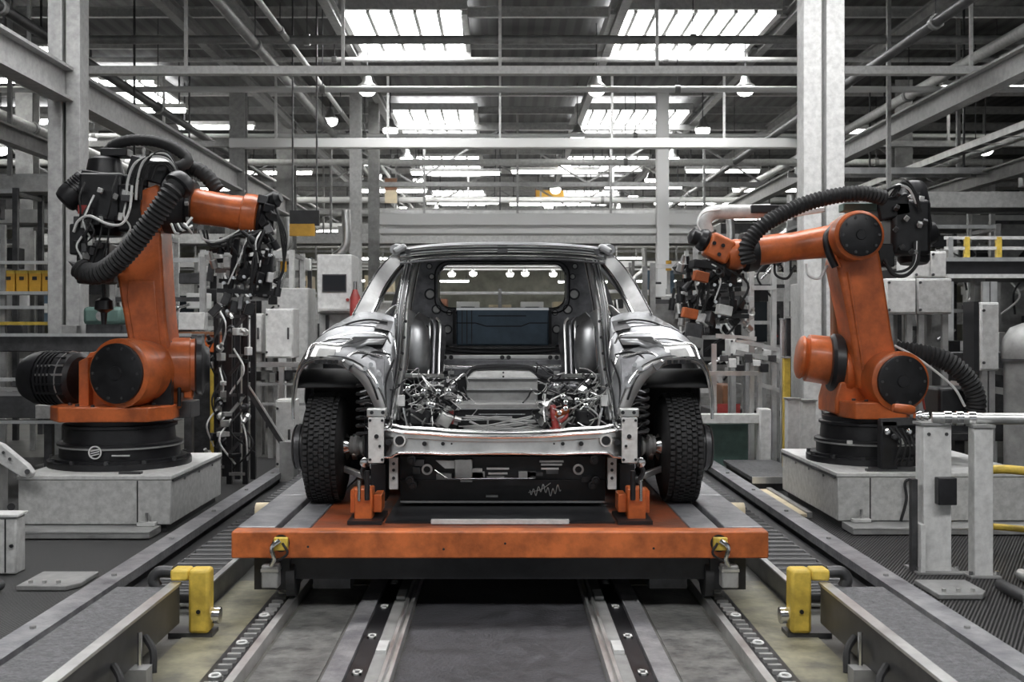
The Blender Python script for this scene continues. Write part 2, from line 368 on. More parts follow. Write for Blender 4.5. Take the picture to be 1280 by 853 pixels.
pipe((-2.45, 9, 3.95), (-2.45, 30, 3.95), .05, 'mid', 'grey pipe running away beside the wide crane girder')
pipe((-2.2, 9, 4.1), (-2.2, 30, 4.1), .03, 'pale', 'thin pale pipe running away next to the grey one')
pipe((-4.1, 7, 3.75), (-4.1, 28, 3.75), .05, 'dark', 'dark pipe running away above the wide crane girder')
pipe((3.75, 7.5, 3.75), (3.75, 28, 3.75), .05, 'dark', 'dark pipe running away behind the broad light column')
pipe((4.9, 7, 3.9), (4.9, 28, 3.9), .06, 'pale', 'pale pipe running away above the lower girder')
pipe((6.0, 8, 3.4), (6.0, 28, 3.4), .05, 'mid', 'grey pipe running away over the mezzanine')
pipe((-5.6, 7, 3.5), (-5.6, 28, 3.5), .06, 'pale', 'pale pipe running away over the crate aisle')
def tray(p0, p1, wd, label):
    p0, p1 = Vector(p0), Vector(p1); t = thing('cable_tray', p0, label, 'cable tray'); d, a, u = frame(p1-p0)
    for s in (-1, 1): MB().beam(p0+a*s*wd/2, p1+a*s*wd/2, .012, .07).build('side_rail', M['alu'], t)
    L = (p1-p0).length; n = max(4, int(L/.45))
    for k in range(n): c = p0+d*(L*(k+.5)/n); MB().beam(c-a*wd/2, c+a*wd/2, .03, .012).build('rung', M['alu'], t)
    for k in range(4): MB().tube([p0.lerp(p1, j/6)+a*(wd*(.16*k-.25)+R.uniform(-.02, .02))+Vector((0, 0, .02+.01*R.random())) for j in range(7)], .016, 6, 3).build('cable', M['black'], t)
    for k in (.1, .5, .9): c = p0.lerp(p1, k); MB().beam(c, (c.x, c.y, ROOF), .02, .02).build('hanger', M['dark'], t)
tray((-4.2, 8, 3.35), (-4.2, 22, 3.35), .3, 'cable tray running away beside the wide crane girder')
tray((-6, 12.2, 2.75), (-3.8, 12.2, 2.75), .3, 'cable tray below the crane girder over the crate aisle')
tray((5.0, 8, 3.0), (5.0, 22, 3.0), .3, 'cable tray running away beyond the broad light column')
tray((3.2, 12.2, 2.82), (7, 12.2, 2.82), .3, 'cable tray crossing behind the broad light column')
tray((-8, 20.3, 3.2), (8, 20.3, 3.2), .35, 'cable tray across the hall behind the white girder')

# ================================================================ line floor: rails, beams, stops
def line_side(s):
    who = 'ribbed-hose robot' if s < 0 else 'disc-elbow robot'
    # main rail with bright lip
    t = thing('floor_rail', (s*.355, 2, 0), 'narrow bright rail at the edge of the dark lane, side of the '+who, 'rail')
    mb = MB().box(s*.34, s*.352, -1, 24, 0, .04); mb.box(s*.364, s*.376, -1, 24, 0, .04); mb.box(s*.352, s*.364, -1, 24, 0, .02)
    mb.build('rail_profile', M['alu'], t); MB().box(s*.38, s*.425, -1, 24, 0, .02).build('cover_strip', M['mid'], t)
    for k in range(8):
        y = 3.0+.75*k; MB().box(s*.385, s*.42, y, y+.12, .02, .034).build('clamp', M['pale'], t)
    # dark slot with links
    t = thing('drive_channel', (s*.46, 2, 0), 'dark drive channel with numbered links beside the lane, side of the '+who, 'channel')
    MB().box(s*.428, s*.49, -1, 24, 0, .012).build('channel_bed', M['black'], t)
    MB().box(s*.493, s*.56, -1, 24, 0, .024).build('channel_edge', M['deckplate'], t)
    for k in range(7):
        y = 3.55+.42*k; mb = MB(); mb.box(s*.445, s*.475, y, y+.012, .0125, .017); mb.box(s*.445, s*.475, y+.04, y+.05, .0125, .017); mb.box(s*.445, s*.452, y, y+.05, .0125, .017); mb.box(s*.468, s*.475, y, y+.05, .0125, .017)
        mb.build('mark', M['pale'], t)
    # toothed rack
    t = thing('toothed_rack', (s*.88, 2, 0), 'black toothed rack on the floor beside the pallet, side of the '+who, 'rack')
    MB().box(s*.815, s*.843, -1, 24, 0, .045).build('edge_strip', M['alu'], t)
    mb = MB().box(s*.845, s*.93, -1, 24, 0, .03); mb.cur = 1
    for k in range(60): y = 2.6+.06*k; mb.box(s*.862, s*.905, y, y+.018, .0295, .042)
    mb.build('rack_bed', [M['black'], M['mid']], t)
    for k in range(7):                                        # white numerals painted between the teeth
        y = 3.44+.36*k; mb = MB().tube([(s*.884+.016*math.cos(a), y+.02*math.sin(a), .047) for a in [j*.7854 for j in range(8)]], .004, 5, 2, closed=True); mb.build('number_mark', M['white'], t)
    # outer light rail
    t = thing('guide_rail', (s*1.6, 2, 0), 'long pale guide rail in front of the pedestal of the '+who, 'rail')
    MB().box(s*1.55, s*1.65, -1, 24, .055, .095).build('rail_cap', M['deckplate'], t)
    MB().box(s*1.57, s*1.63, -1, 24, 0, .055).build('rail_web', M['dark'], t)
    MB().box(s*1.45, s*1.55, -1, 24, 0, .03).build('rail_foot', M['black'], t)
    MB().box(s*1.655, s*1.69, -1, 24, .0, .05).build('side_strip', M['dark'], t)
    for k in range(10): y = 3.0+.8*k; MB().cyl((s*1.60, y, .09), (s*1.60, y, .104), .012, n=6).build('bolt', M['mid'], t)
    # rollers bed between the rail and the pallet
    t = thing('roller_bed', (s*1.28, 4.2, 0), 'low roller bed along the pallet, side of the '+who, 'roller bed')
    MB().box(s*1.165, s*1.18, 4.3, 20, 0, .09).build('side_rail', M['mid'], t); MB().box(s*1.42, s*1.43, 4.3, 20, 0, .08).build('side_rail', M['dark'], t); MB().box(s*1.16, s*1.185, 4.3, 20, .09, .097).build('rail_edge', M['alu'], t)
    for k in range(60): y = 4.4+.10*k; MB().cyl((s*1.18, y, .06), (s*1.42, y, .06), .028, n=10).build('roller', M['black'], t)
    # raised tread plate, beam and yellow stop in front
    t = thing('raised_walkway', (s*1.26, 2, 0), 'raised grey tread plate behind the yellow stop, side of the '+who, 'walkway')
    MB().box(s*1.19, s*1.38, .5, 4.0, .17, .19).build('tread_plate', M['plate'], t)
    MB().box(s*1.38, s*1.40, .5, 4.0, .02, .17).build('side_plate', M['dark'], t)
    for y in (1.2, 2.6, 3.8): MB().box(s*1.22, s*1.36, y, y+.08, .006, .17).build('leg', M['dark'], t)
    t = thing('stop_beam', (s*1.165, 2, 0), 'dark beam with bright top edge ending at the yellow stop, side of the '+who, 'beam')
    MB().box(s*1.155, s*1.185, .5, 4.0, .06, .198).build('web_plate', M['dark'], t); MB().box(s*1.148, s*1.187, .5, 4.0, .198, .208).build('top_edge', M['alu'], t)
    for y in (1.0, 2.2, 3.45): MB().box(s*1.10, s*1.19, y, y+.06, 0, .06).build('foot', M['mid'], t); MB().cyl((s*1.13, y+.03, .06), (s*1.13, y+.03, .17), .008, n=8).build('stud', M['chrome'], t)
    for y in (3.3, 3.6): MB().tube([(s*1.15, y, .12), (s*1.11, y-.05, .09), (s*1.10, y-.08, .03)], .012, 8).build('hose', M['rubber'], t)
    t = thing('buffer_stop', (s*1.085, 4.06, 0), 'upright yellow buffer stop at the end of the dark beam, side of the '+who, 'buffer')
    mb = MB().box(s*1.05, s*1.125, 4.0, 4.08, .02, .25); mb.build('post', M['yellow'], t, bev=.012)
    MB().box(s*1.125, s*1.19, 4.0, 4.08, .21, .25).build('arm', M['yellow'], t, bev=.008)
    MB().box(s*1.04, s*1.2, 4.01, 4.1, 0, .02).build('foot_plate', M['dark'], t)
    MB().tube([(s*1.19, 4.04, .235), (s*1.24, 4.04, .235), (s*1.262, 4.04, .21), (s*1.25, 4.04, .18)], .022, 10).build('bumper', M['dark'], t)
    MB().cyl((s*1.087, 3.995, .10), (s*1.087, 4.002, .10), .008, n=10).build('bolt_hole', M['black'], t)
    MB().cyl((s*1.02, 4.05, .075), (s*1.05, 4.05, .075), .03, n=14).build('damper', M['chrome'], t)
for s in (-1, 1): line_side(s)

# ================================================================ pallet
PZ = .327; PX = 1.05
t = PAL = thing('assembly_pallet', (0, 4.34, PZ-.11), 'wide orange assembly pallet carrying the car body', 'pallet')
def pallet():
    MB().box(-PX, PX, 4.334, 4.42, PZ-.105, PZ).build('front_beam', M['orange_deck'], t, bev=.006)
    MB().box(-PX, PX, 8.6, 8.7, PZ-.105, PZ).build('rear_beam', M['orange_deck'], t, bev=.006)
    MB().box(-.755, .755, 4.42, 8.6, PZ-.06, PZ-.004).build('deck_panel', M['decktop'], t)
    for s in (-1, 1):
        MB().box(s*.76, s*.872, 4.425, 8.6, PZ-.06, PZ-.002).build('deck_plate', M['deckplate'], t, bev=.004)
        MB().box(s*.895, s*(PX-.003), 4.425, 5.25, PZ-.07, PZ+.004).build('side_plate', M['deckplate'], t, bev=.004)
        MB().box(s*.895, s*(PX-.003), 5.262, 8.6, PZ-.07, PZ+.004).build('side_plate', M['deckplate'], t, bev=.004)
        MB().box(s*.872, s*.895, 4.425, 8.6, PZ-.07, PZ-.03).build('groove', M['black'], t)
        # corner latch: recess, hook and hanging sensor
        c = s*.855
        MB().lathe((c, 4.336, PZ-.045), (0, -1, 0), [(0, .034), (.006, .034), (.006, .026), (.001, .026)], 18, cap=False).build('latch_ring', M['black'], t)
        MB().box(c-.025, c+.03, 4.31, 4.334, PZ-.07, PZ-.02).build('latch_block', M['yellow'], t, bev=.004)
        MB().tube([(c, 4.31, PZ-.03), (c+s*.03, 4.30, PZ-.055), (c+s*.02, 4.30, PZ-.10), (c+s*.035, 4.31, PZ-.13)], .009, 8).build('hook', M['chrome'], t)
        MB().tube([(c-s*.01, 4.31, PZ-.04), (c-s*.03, 4.30, PZ-.08), (c+s*.03, 4.31, PZ-.12)], .005, 6).build('cable', M['black'], t)
        MB().box(c+s*.01, c+s*.075, 4.32, 4.39, PZ-.22, PZ-.13).build('sensor_box', M['mid'], t, bev=.006)
        MB().box(c+s*.008, c+s*.077, 4.318, 4.392, PZ-.155, PZ-.145).build('sensor_lid', M['alu'], t)
        for y in (4.36, 6.4, 8.4):
            MB().box(s*.83, s*.97, y+.02, y+.16, .09, PZ-.105).build('leg', M['black'], t); MB().cyl((s*.812, y+.09, .126), (s*.845, y+.09, .126), .08, n=18).build('wheel', M['rubber'], t)
        MB().cyl((s*(PX+.005), 5.12, PZ-.045), (s*(PX+.075), 5.12, PZ-.045), .034, n=14).build('guide_roller', M['cream'], t); MB().cyl((s*(PX-.01), 5.12, PZ-.045), (s*(PX+.006), 5.12, PZ-.045), .012, n=10).build('roller_pin', M['chrome'], t)
        MB().box(s*.60, s*.75, 4.45, 4.6, PZ-.25, PZ-.105).build('bracket', M['dark'], t)
        # car clamp standing on the deck
        k = MB().box(s*.525, s*.60, 4.56, 4.66, PZ, PZ+.135).build('clamp_tower', M['orange'], t, bev=.006)
        MB().box(s*.49, s*.525, 4.6, 4.72, PZ+.03, PZ+.105).build('clamp_shoulder', M['orange'], k, bev=.004); MB().box(s*.60, s*.62, 4.6, 4.72, PZ+.03, PZ+.12).build('clamp_shoulder', M['orange'], k)
        MB().cyl((s*.545, 4.55, PZ+.09), (s*.545, 4.55, PZ+.21), .011, n=10).build('pin', M['black'], k); MB().cyl((s*.578, 4.555, PZ+.085), (s*.578, 4.555, PZ+.17), .007, n=10).build('pin', M['chrome'], k)
        MB().box(s*.48, s*.62, 4.5, 4.76, PZ-.003, PZ+.012).build('clamp_foot', M['black'], t)
    MB().box(-.47, .47, 4.535, 7.4, PZ-.004, PZ+.004).build('underbody_shade_sheet', M['black'], t)  # black sheet on the deck standing in for the shadow under the car
    MB().box(-.83, .83, 4.40, 8.6, PZ-.20, PZ-.105).build('underframe', M['black'], t)
    MB().box(-.28, .28, 4.50, 4.53, PZ, PZ+.016).build('light_strip', M['pale'], t)
    for x in (-.75, -.22, .02, .6): MB().cyl((x, 4.333, PZ-.05+.02*math.sin(x*9)), (x, 4.3345, PZ-.05+.02*math.sin(x*9)), .005, n=8).build('bolt_hole', M['black'], t)
pallet()
# ================================================================ car body
CXX = .012
CAR = thing('car_body', (CXX, 5.08, PZ), 'bare silver car body without hood, doors or glass, standing on the orange pallet', 'car')
def C(dx, py, Y, s=1): return Vector((CXX+s*dx/F*Y, Y, CAMZ-(py-CY)/F*Y))
def chain(L, s, res=5): return cat_rom([C(a, b, y, s) for a, b, y in L], res)
def resample(P, n):
    L = [0]
    for i in range(1, len(P)): L.append(L[-1]+(P[i]-P[i-1]).length)
    out = []; j = 0
    for k in range(n):
        t = L[-1]*k/(n-1)
        while j < len(P)-2 and L[j+1] < t: j += 1
        out.append(P[j].lerp(P[j+1], (t-L[j])/max(1e-9, L[j+1]-L[j])))
    return out
def loft(rows, n=24): return [resample(r, n) for r in rows]
def bead(L, s, r, name='seam_bead', m='chrome', parent=None, n=6): return MB().tube([C(a, b, y, s) for a, b, y in L], r, n, 6).build(name, M[m], parent or CAR)
def car_side(s):
    # ---- fender and wheel-arch sheet metal
    arch = chain([(154,522,4.86),(168,492,4.86),(183,471,4.87),(206,455.5,4.9),(235,452,4.93),(252,465.5,4.97),(259,500,5.0),(260,522,5.0)], s)
    lip  = chain([(141,522,4.83),(154,486,4.83),(171,461,4.84),(200,447,4.87),(236,448,4.9),(255,462,4.96),(261,498,5.0),(261.5,524,5.0)], s)
    top  = chain([(136,500,4.90),(139,462,4.93),(150,437,4.95),(186,425,4.97),(224,428,4.98),(250,450,5.0),(262,488,5.04),(262,524,5.04)], s)
    mid  = chain([(132,470,5.0),(134,436,5.03),(142,414,5.06),(176,408,5.07),(212,411,5.08),(242,436,5.10),(259,474,5.14),(262,524,5.14)], s)
    back = chain([(130,440,5.15),(132,408,5.17),(138,396,5.2),(170,390,5.2),(198,400,5.22),(230,425,5.25),(255,462,5.3),(262,524,5.3)], s)
    f = MB().grid(loft([lip, top, mid, back])).build('fender', M['fender'], CAR, thick=.004)
    MB().grid(loft([arch, lip])).build('arch_lip', M['pillar'], f, thick=.006)
    for P, r in ((top, .0055), (mid, .004), (lip, .005)): MB().tube(resample(P, 20), r, 6, spline=False).build('seam_bead', M['chrome'], f)
    # dark lamp opening, its metal shelf and brackets
    d = MB().prism([C(143,421,4.955,s), C(186,421,4.955,s), C(199,430,4.945,s), C(196,446,4.925,s), C(176,440,4.93,s), C(155,444,4.93,s)], (0, .02, 0)).build('lamp_opening', M['black'], f)
    MB().grid([[C(146,424,4.93,s), C(168,424,4.935,s), C(196,433,4.93,s)], [C(150,431,4.92,s), C(170,431,4.92,s), C(194,442,4.92,s)]]).build('lamp_shelf', M['body'], d, thick=.004)
    MB().prism([C(200,433,4.925,s), C(233,431,4.925,s), C(241,447,4.90,s), C(206,449,4.89,s)], (0, -.008, .004)).build('lamp_plate', M['alu'], f, bev=.002)
    MB().prism([C(147,449,4.90,s), C(180,443,4.90,s), C(188,456,4.86,s), C(166,472,4.84,s), C(149,490,4.85,s)], (0, -.008, 0)).build('fender_bracket', M['bodydark'], f, bev=.002)
    for a, b in ((154,468), (165,456), (172,461), (157,482)): MB().cyl(C(a,b,4.845,s), C(a,b,4.825,s), .010, n=12).build('bolt', M['chrome'], f)
    for k in range(4): MB().obox(C(208+8*k,452.5,4.865,s), (.018,.012,.016)).build('clip', M['black'], f)
    bead([(188,424,4.93),(204,431,4.91),(236,430,4.91),(246,449,4.88)], s, .005, 'panel_seam', parent=f); bead([(150,446,4.90),(182,440,4.89),(200,452,4.87)], s, .005, 'panel_seam', parent=f)
    bead([(140,430,4.96),(150,418,4.97),(190,417,4.97),(220,424,4.96)], s, .004, 'panel_seam', parent=f); bead([(136,450,4.93),(146,478,4.86),(146,510,4.83)], s, .005, 'panel_seam', 'black', f)
    MB().prism([C(187,441,4.905,s), C(204,450,4.885,s), C(193,464,4.86,s), C(184,453,4.87,s)], (0, -.006, 0)).build('dark_gap', M['black'], f)
    MB().prism([C(136,402,5.14,s), C(150,399,5.15,s), C(160,410,5.06,s), C(140,414,5.05,s)], (0, -.012, 0)).build('cowl_bracket', M['dark'], f)
    MB().prism([C(208,437,4.905,s), C(229,435,4.905,s), C(234,445,4.89,s), C(212,447,4.88,s)], (0, -.006, 0)).build('lamp_recess', M['pale'], f)
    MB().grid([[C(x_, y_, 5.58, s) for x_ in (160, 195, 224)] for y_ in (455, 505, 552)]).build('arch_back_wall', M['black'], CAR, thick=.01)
    bead([(150,427,4.945),(172,425,4.95),(196,436,4.93)], s, .006, 'panel_seam', 'black', f); bead([(140,444,4.925),(160,440,4.92),(178,452,4.87),(164,478,4.83),(156,500,4.83)], s, .005, 'panel_seam', 'black', f)
    bead([(144,403,5.1),(170,400,5.11),(200,408,5.09),(232,431,5.1)], s, .005, 'panel_seam', 'black', f)
    # ---- pillars
    o = chain([(124,310,5.55),(140,321,5.5),(155,338,5.44),(170,362,5.32),(187,394,5.2)], s); i = chain([(112,321,5.55),(129,333,5.5),(146,356,5.42),(155,374,5.34),(165,394,5.22)], s)
    b = [p+Vector((0, .05, 0)) for p in i]; c = [p+Vector((-s*.0, .14, 0)) for p in o]
    p = MB().grid(loft([c, o, i, b], 16)).build('windscreen_pillar', M['pillar'], CAR, thick=.006)
    for L in (o, i): MB().tube(resample(L, 12), .005, 6, spline=False).build('pillar_edge', M['chrome'], p)
    bead([(112,324,5.56),(127,335,5.52),(143,358,5.44),(152,376,5.36),(161,394,5.24)], s, .006, 'pillar_gasket', 'black', p)
    MB().obox(C(128,312,5.5,s), (.07,.06,.035), (0,s*.5,0)).build('roof_corner_node', M['body'], p, bev=.012)
    # second pillar, seen through the slit between windscreen pillar and door frame
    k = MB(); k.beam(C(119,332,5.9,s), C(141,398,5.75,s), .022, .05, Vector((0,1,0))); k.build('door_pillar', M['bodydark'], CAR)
    bead([(116,340,5.85),(124,370,5.8),(133,398,5.7)], s, .008, 'door_pillar_edge', 'chrome')
    MB().tube([C(120,392,5.6,s), C(133,384,5.7,s), C(146,394,5.6,s)], .012, 8).build('door_brace', M['alu'], CAR)
    # ---- jamb: the doubled bright frame of the big opening
    J = [(116,325,5.52),(121,350,5.42),(127,385,5.25),(129,420,5.1),(132,455,5.0),(138,490,4.9),(143,525,4.82)]
    rows = [[C(a+4, b, y, s) for a, b, y in J], [C(a-3, b, y+.01, s) for a, b, y in J], [C(a-8, b, y+.10, s) for a, b, y in J], [C(a-14, b, y+.28, s) for a, b, y in J]]
    j = MB().grid(loft([cat_rom(r, 5) for r in rows], 28)).build('opening_jamb', M['body'], CAR, thick=.005)
    for dx, dy, r, m in ((4,0,.007,'chrome'),(0,-.005,.005,'black'),(-4,0,.006,'chrome'),(-8,.08,.006,'alu'),(-12,.2,.006,'chrome')): bead([(a+dx, b, y+dy) for a, b, y in J], s, r, 'jamb_bead', m, j)
    for q in range(5): MB().cyl(C(121+2.2*q,402+20*q,5.12-.06*q,s), C(121+2.2*q,402+20*q,5.09-.06*q,s), .007, n=10).build('jamb_hole', M['black'], j)
    # ---- inner side wall: bulged strut housing and ribs
    prof = [(-.001,.02),(.03,.055),(.09,.078),(.22,.084),(.34,.078),(.40,.05),(.42,.01)]
    MB().lathe(C(109,475,5.5,s), (s*.04,.06,1), [(t_*.72, r_) for t_, r_ in prof], 26).build('strut_housing', M['body'], CAR)
    for dx, r in ((97,.006),(91,.009),(84,.007)): bead([(dx-2,398,5.75),(dx-6,406,5.7),(dx-5,440,5.65),(dx-4,474,5.6)], s, r, 'side_rib', 'alu' if r < .008 else 'bodydark')
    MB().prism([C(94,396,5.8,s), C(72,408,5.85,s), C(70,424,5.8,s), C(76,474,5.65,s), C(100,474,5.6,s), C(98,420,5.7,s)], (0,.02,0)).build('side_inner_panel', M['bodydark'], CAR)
    MB().prism([C(104,390,5.7,s), C(86,402,5.75,s), C(90,409,5.72,s), C(112,398,5.6,s)], (0,-.02,0)).build('corner_gusset', M['body'], CAR, bev=.004)
    MB().prism([C(122,384,5.3,s), C(108,392,5.4,s), C(112,404,5.35,s), C(126,420,5.2,s)], (0,-.01,0)).build('hinge_plate', M['alu'], CAR, bev=.003)
    # ---- inner wheel arch, spring, damper, driveline
    mb = MB(); n = 20
    rws = [[Vector((CXX+s*(.935-.0*q), y, PZ+.27))+Vector((0, 0, 0)) for q in range(1)] for y in (0,)]
    pts = []
    for x in (.935, .60):
        pts.append([Vector((CXX+s*x, 5.22+.40*math.cos(a), PZ+.20+.40*math.sin(a))) for a in [math.radians(-20+145*q/n) for q in range(n+1)]])
    mb.grid(pts); mb.build('wheel_arch_liner', M['rubber'], CAR, thick=.008)
    MB().prism([Vector((CXX+s*.56, 5.30+.32*math.cos(math.radians(-40+170*q/n)), PZ+.20+.40*math.sin(math.radians(-40+170*q/n)))) for q in range(n+1)], (s*-.01,0,0)).build('arch_wall', M['dark'], CAR)
    t0 = C(190,545,5.1,s); 
    sp = MB().tube([Vector((CXX+s*.60+.055*math.cos(q*.7854), 5.0+.055*math.sin(q*.7854), PZ+.30+.0045*q)) for q in range(56)], .009, 6, 2).build('coil_spring', M['dark'], CAR)
    MB().cyl((CXX+s*.60, 5.0, PZ+.18), (CXX+s*.60, 5.0, PZ+.58), .024, n=14).build('damper', M['black'], sp)
    for q in range(6): MB().tube([C(150+3*q,492+9*q,4.86,s), C(163+2*q,486+9*q,4.9,s), C(178,490+8*q,4.93,s)], .005, 6).build('arch_stiffener', M['chrome'], CAR)
    ds = MB().cyl(C(150,557,5.08,s), C(205,557,5.08,s), .020, n=14).build('drive_shaft', M['alu'], CAR)
    MB().lathe(C(168,557,5.05,s), (s,0,0), [(0,.03),(.02,.05),(.035,.036),(.05,.05),(.065,.036),(.08,.045)], 18).build('shaft_boot', M['mid'], ds)
    MB().lathe(C(188,557,5.05,s), (s,0,0), [(0,.028),(.03,.04),(.05,.04),(.055,.05)], 18).build('shaft_joint', M['chrome'], ds)
    MB().beam(C(168,597,4.98,s), C(202,585,5.05,s), .03, .026).build('control_arm', M['alu'], CAR, bev=.004)
    MB().cyl(C(163,600,4.97,s), C(170,600,4.97,s), .03, n=14).build('arm_bush', M['black'], CAR)
    MB().tube([C(160,575,4.95,s), C(175,588,4.95,s), C(168,604,4.95,s)], .012, 8).build('steering_link', M['dark'], CAR)
    for a, b in ((160,582),(172,578),(150,590),(163,612)): MB().lathe(C(a,b,4.93,s), (0,-1,0), [(0,.022),(.015,.022),(.02,.012)], 12).build('bolt_head', M['chrome' if a > 155 else 'dark'], CAR)
    # ---- wheels: front with tread, and rear
    for yy, front in ((5.13, True), (7.75, False)):
        xw = CXX+s*.811; zc = PZ+.245; rw = .245
        wl = MB().lathe((xw-s*.092, yy, zc), (s,0,0), [(0,.15),(.004,.19),(.012,.215),(.03,.234),(.055,rw-.004),(.092,rw),(.129,rw-.004),(.154,.234),(.172,.215),(.18,.19),(.184,.15)], 56).build('wheel', M['rubber'], CAR)
        tr = MB()
        for g, x in enumerate((-.062,-.035,-.012,.012,.035,.062)):
            for q in range(60 if front else 40):
                a = 2*math.pi*(q+(g % 2)*.5)/(60 if front else 40)
                rr = rw+(.003 if abs(x) < .05 else -.002)
                tr.obox((xw+x, yy+rr*math.cos(a), zc+rr*math.sin(a)), (.019, .015, .010), (a-math.pi/2, 0, 0))
        tr.build('tread', M['rubber'], wl)
        MB().lathe((xw-s*.10, yy, zc), (s,0,0), [(0,.05),(.02,.08),(.03,.148),(.17,.148),(.18,.10),(.185,.06)], 30).build('rim', M['mid'], wl)
        MB().lathe((xw+s*.088, yy, zc), (s,0,0), [(0,.105),(.014,.105),(.015,.095),(.024,.095),(.025,.108),(.040,.108),(.041,.095),(.052,.095),(.053,.104),(.062,.09)], 30).build('hub_cover', M['dark'], wl)
        MB().lathe((xw-s*.12, yy, zc), (-s,0,0), [(0,.06),(.02,.06),(.03,.035),(.07,.03)], 20).build('hub', M['alu'], wl)
    # ---- body side behind the fender
    sx = lambda x, y, z: Vector((CXX+s*x, y, z))
    r1 = [sx(.945,5.3,PZ+.30), sx(.95,6.2,PZ+.16), sx(.95,7.3,PZ+.16), sx(.945,7.38,PZ+.35), sx(.945,7.75,PZ+.57), sx(.94,8.12,PZ+.35), sx(.90,8.5,PZ+.3)]
    r2 = [sx(.955,5.3,PZ+.60), sx(.965,6.2,PZ+.60), sx(.965,7.0,PZ+.61), sx(.96,7.4,PZ+.63), sx(.96,7.75,PZ+.66), sx(.95,8.1,PZ+.64), sx(.90,8.55,PZ+.60)]
    r3 = [sx(.86,5.3,PZ+.80), sx(.86,6.2,PZ+.84), sx(.86,7.0,PZ+.85), sx(.86,7.4,PZ+.86), sx(.85,7.75,PZ+.86), sx(.83,8.1,PZ+.85), sx(.78,8.5,PZ+.82)]
    MB().grid([r1, r2, r3]).build('body_side', M['body'], CAR, thick=.006, sub=1)
    MB().tube([sx(.535,5.52,PZ+1.185), sx(.555,6.0,PZ+1.22), sx(.555,6.8,PZ+1.22), sx(.54,7.6,PZ+1.18), sx(.60,8.1,PZ+1.02), sx(.74,8.42,PZ+.82)], .026, 10).build('roof_rail', M['body'], CAR)
    MB().beam(sx(.56,6.75,PZ+1.22), sx(.85,6.7,PZ+.85), .09, .03).build('centre_pillar', M['body'], CAR, bev=.005)
    MB().beam(sx(.90,5.3,PZ+.16), sx(.90,7.35,PZ+.16), .09, .10).build('door_sill', M['body'], CAR, bev=.01)
    # ---- front ends of the side members
    mp = MB().box(*[CXX+s*q/F*4.68 for q in (148.5,168)], 4.67, 4.685, C(0,579,4.68).z, C(0,522,4.68).z).build('mounting_plate', M['pale'], CAR, bev=.003)
    for a, b in ((151,526),(166,526),(151,575),(166,575),(158,546),(154,558)): MB().cyl(C(a,b,4.672,s), C(a,b,4.664,s), .006 if b != 546 else .010, n=10).build('bolt_hole', M['black'], mp)
    MB().box(*[CXX+s*q/F*4.7 for q in (150,166)], 4.686, 5.3, C(0,573,4.7).z, C(0,528,4.7).z).build('side_member', M['bodydark'], CAR)
    MB().box(*[CXX+s*q/F*4.7 for q in (146,170)], 4.69, 4.76, C(0,521.5,4.7).z, C(0,511,4.7).z).build('member_cap', M['alu'], CAR, bev=.004)
    for a in (150,164): MB().cyl(C(a,516,4.69,s), C(a,516,4.682,s), .008, n=10).build('cap_bolt', M['black'], CAR)
    hb = MB().box(*[CXX+s*q/F*4.78 for q in (131,142)], 4.77, 4.80, C(0,612,4.78).z, C(0,572,4.78).z).build('hanging_bracket', M['pale'], CAR, bev=.003)
    for b in (580,588,598): MB().cyl(C(136.5,b,4.772,s), C(136.5,b,4.764,s), .007, n=10).build('bracket_hole', M['black'], hb)
    MB().box(*[CXX+s*q/F*4.78 for q in (146,166)], 4.8, 4.95, C(0,628,4.78).z, C(0,580,4.78).z).build('subframe_leg', M['black'], CAR, bev=.006)
    # ---- engine bay clutter on this side: harness, pipes, brackets
    rr = random.Random(11 if s < 0 else 23)
    mb = MB(); mc = MB(); md = MB()
    for q in range(96):
        a, b = rr.uniform(52,122), rr.uniform(476,532); y = rr.uniform(4.86,5.15)
        P = [C(a, b, y, s)]
        for _ in range(3): P.append(P[-1]+Vector((rr.uniform(-.06,.06), rr.uniform(-.05,.05), rr.uniform(-.05,.05))))
        (mb, mc, md)[q % 3].tube(P, rr.uniform(.0015,.0042), 6, 4)
    for q in range(16):
        a, b = rr.uniform(50,122), rr.uniform(478,530); y = rr.uniform(4.86,5.15)
        (mb, mc, md)[q % 3].obox(C(a, b, y, s), (rr.uniform(.012,.035), rr.uniform(.02,.04), rr.uniform(.01,.03)), (rr.random(), rr.random(), rr.random()))
    for x_, m_, n_ in ((mb,'mid','wiring_harness'),(mc,'alu','pipe_bundle'),(md,'black','bracket_cluster')): x_.build(n_, M[m_], CAR)['kind'] = 'stuff'
    for q in range(7): MB().lathe(C(rr.uniform(55,120), rr.uniform(480,522), 4.86, s), (0,-1,.3), [(0,.010),(.012,.010),(.013,.006),(.02,.006)], 12).build('fastener', M['chrome'], CAR)
    MB().obox(C(105,522,4.95,s), (.10,.08,.07), (0,.1,.2)).build('engine_mount', M['black'], CAR, bev=.01)
    MB().obox(C(72,524,4.9,s), (.06,.05,.06), (.3,.5,.2)).build('mount_bracket', M['alu'], CAR, bev=.006)
    MB().beam(C(78,470,5.3,s), C(118,470,5.1,s), .05, .02).build('strut_brace', M['alu'], CAR, bev=.004)
    MB().lathe(C(57,486,5.2,s), (s,0,.05), [(0,.012),(.03,.03),(.16,.03),(.19,.012)], 14).build('brake_cylinder', M['bodydark'], CAR)
    MB().box(*[CXX+s*q/F*4.9 for q in (122,131)], 4.88, 4.9, C(0,508,4.9).z, C(0,494,4.9).z).build('bay_bracket', M['pale'], CAR, bev=.003)
    MB().tube([C(124,510,4.85,s), C(121,525,4.84,s), C(118,538,4.83,s)], .006, 6).build('stay_rod', M['chrome'], CAR)
    for a, b in ((93,587),): MB().lathe(C(a+1.5,b,4.9,s), (0,-1,0), [(0,.024),(.008,.024),(.008,.015),(.001,.015)], 20, cap=False).build('tow_ring', M['white'], CAR)
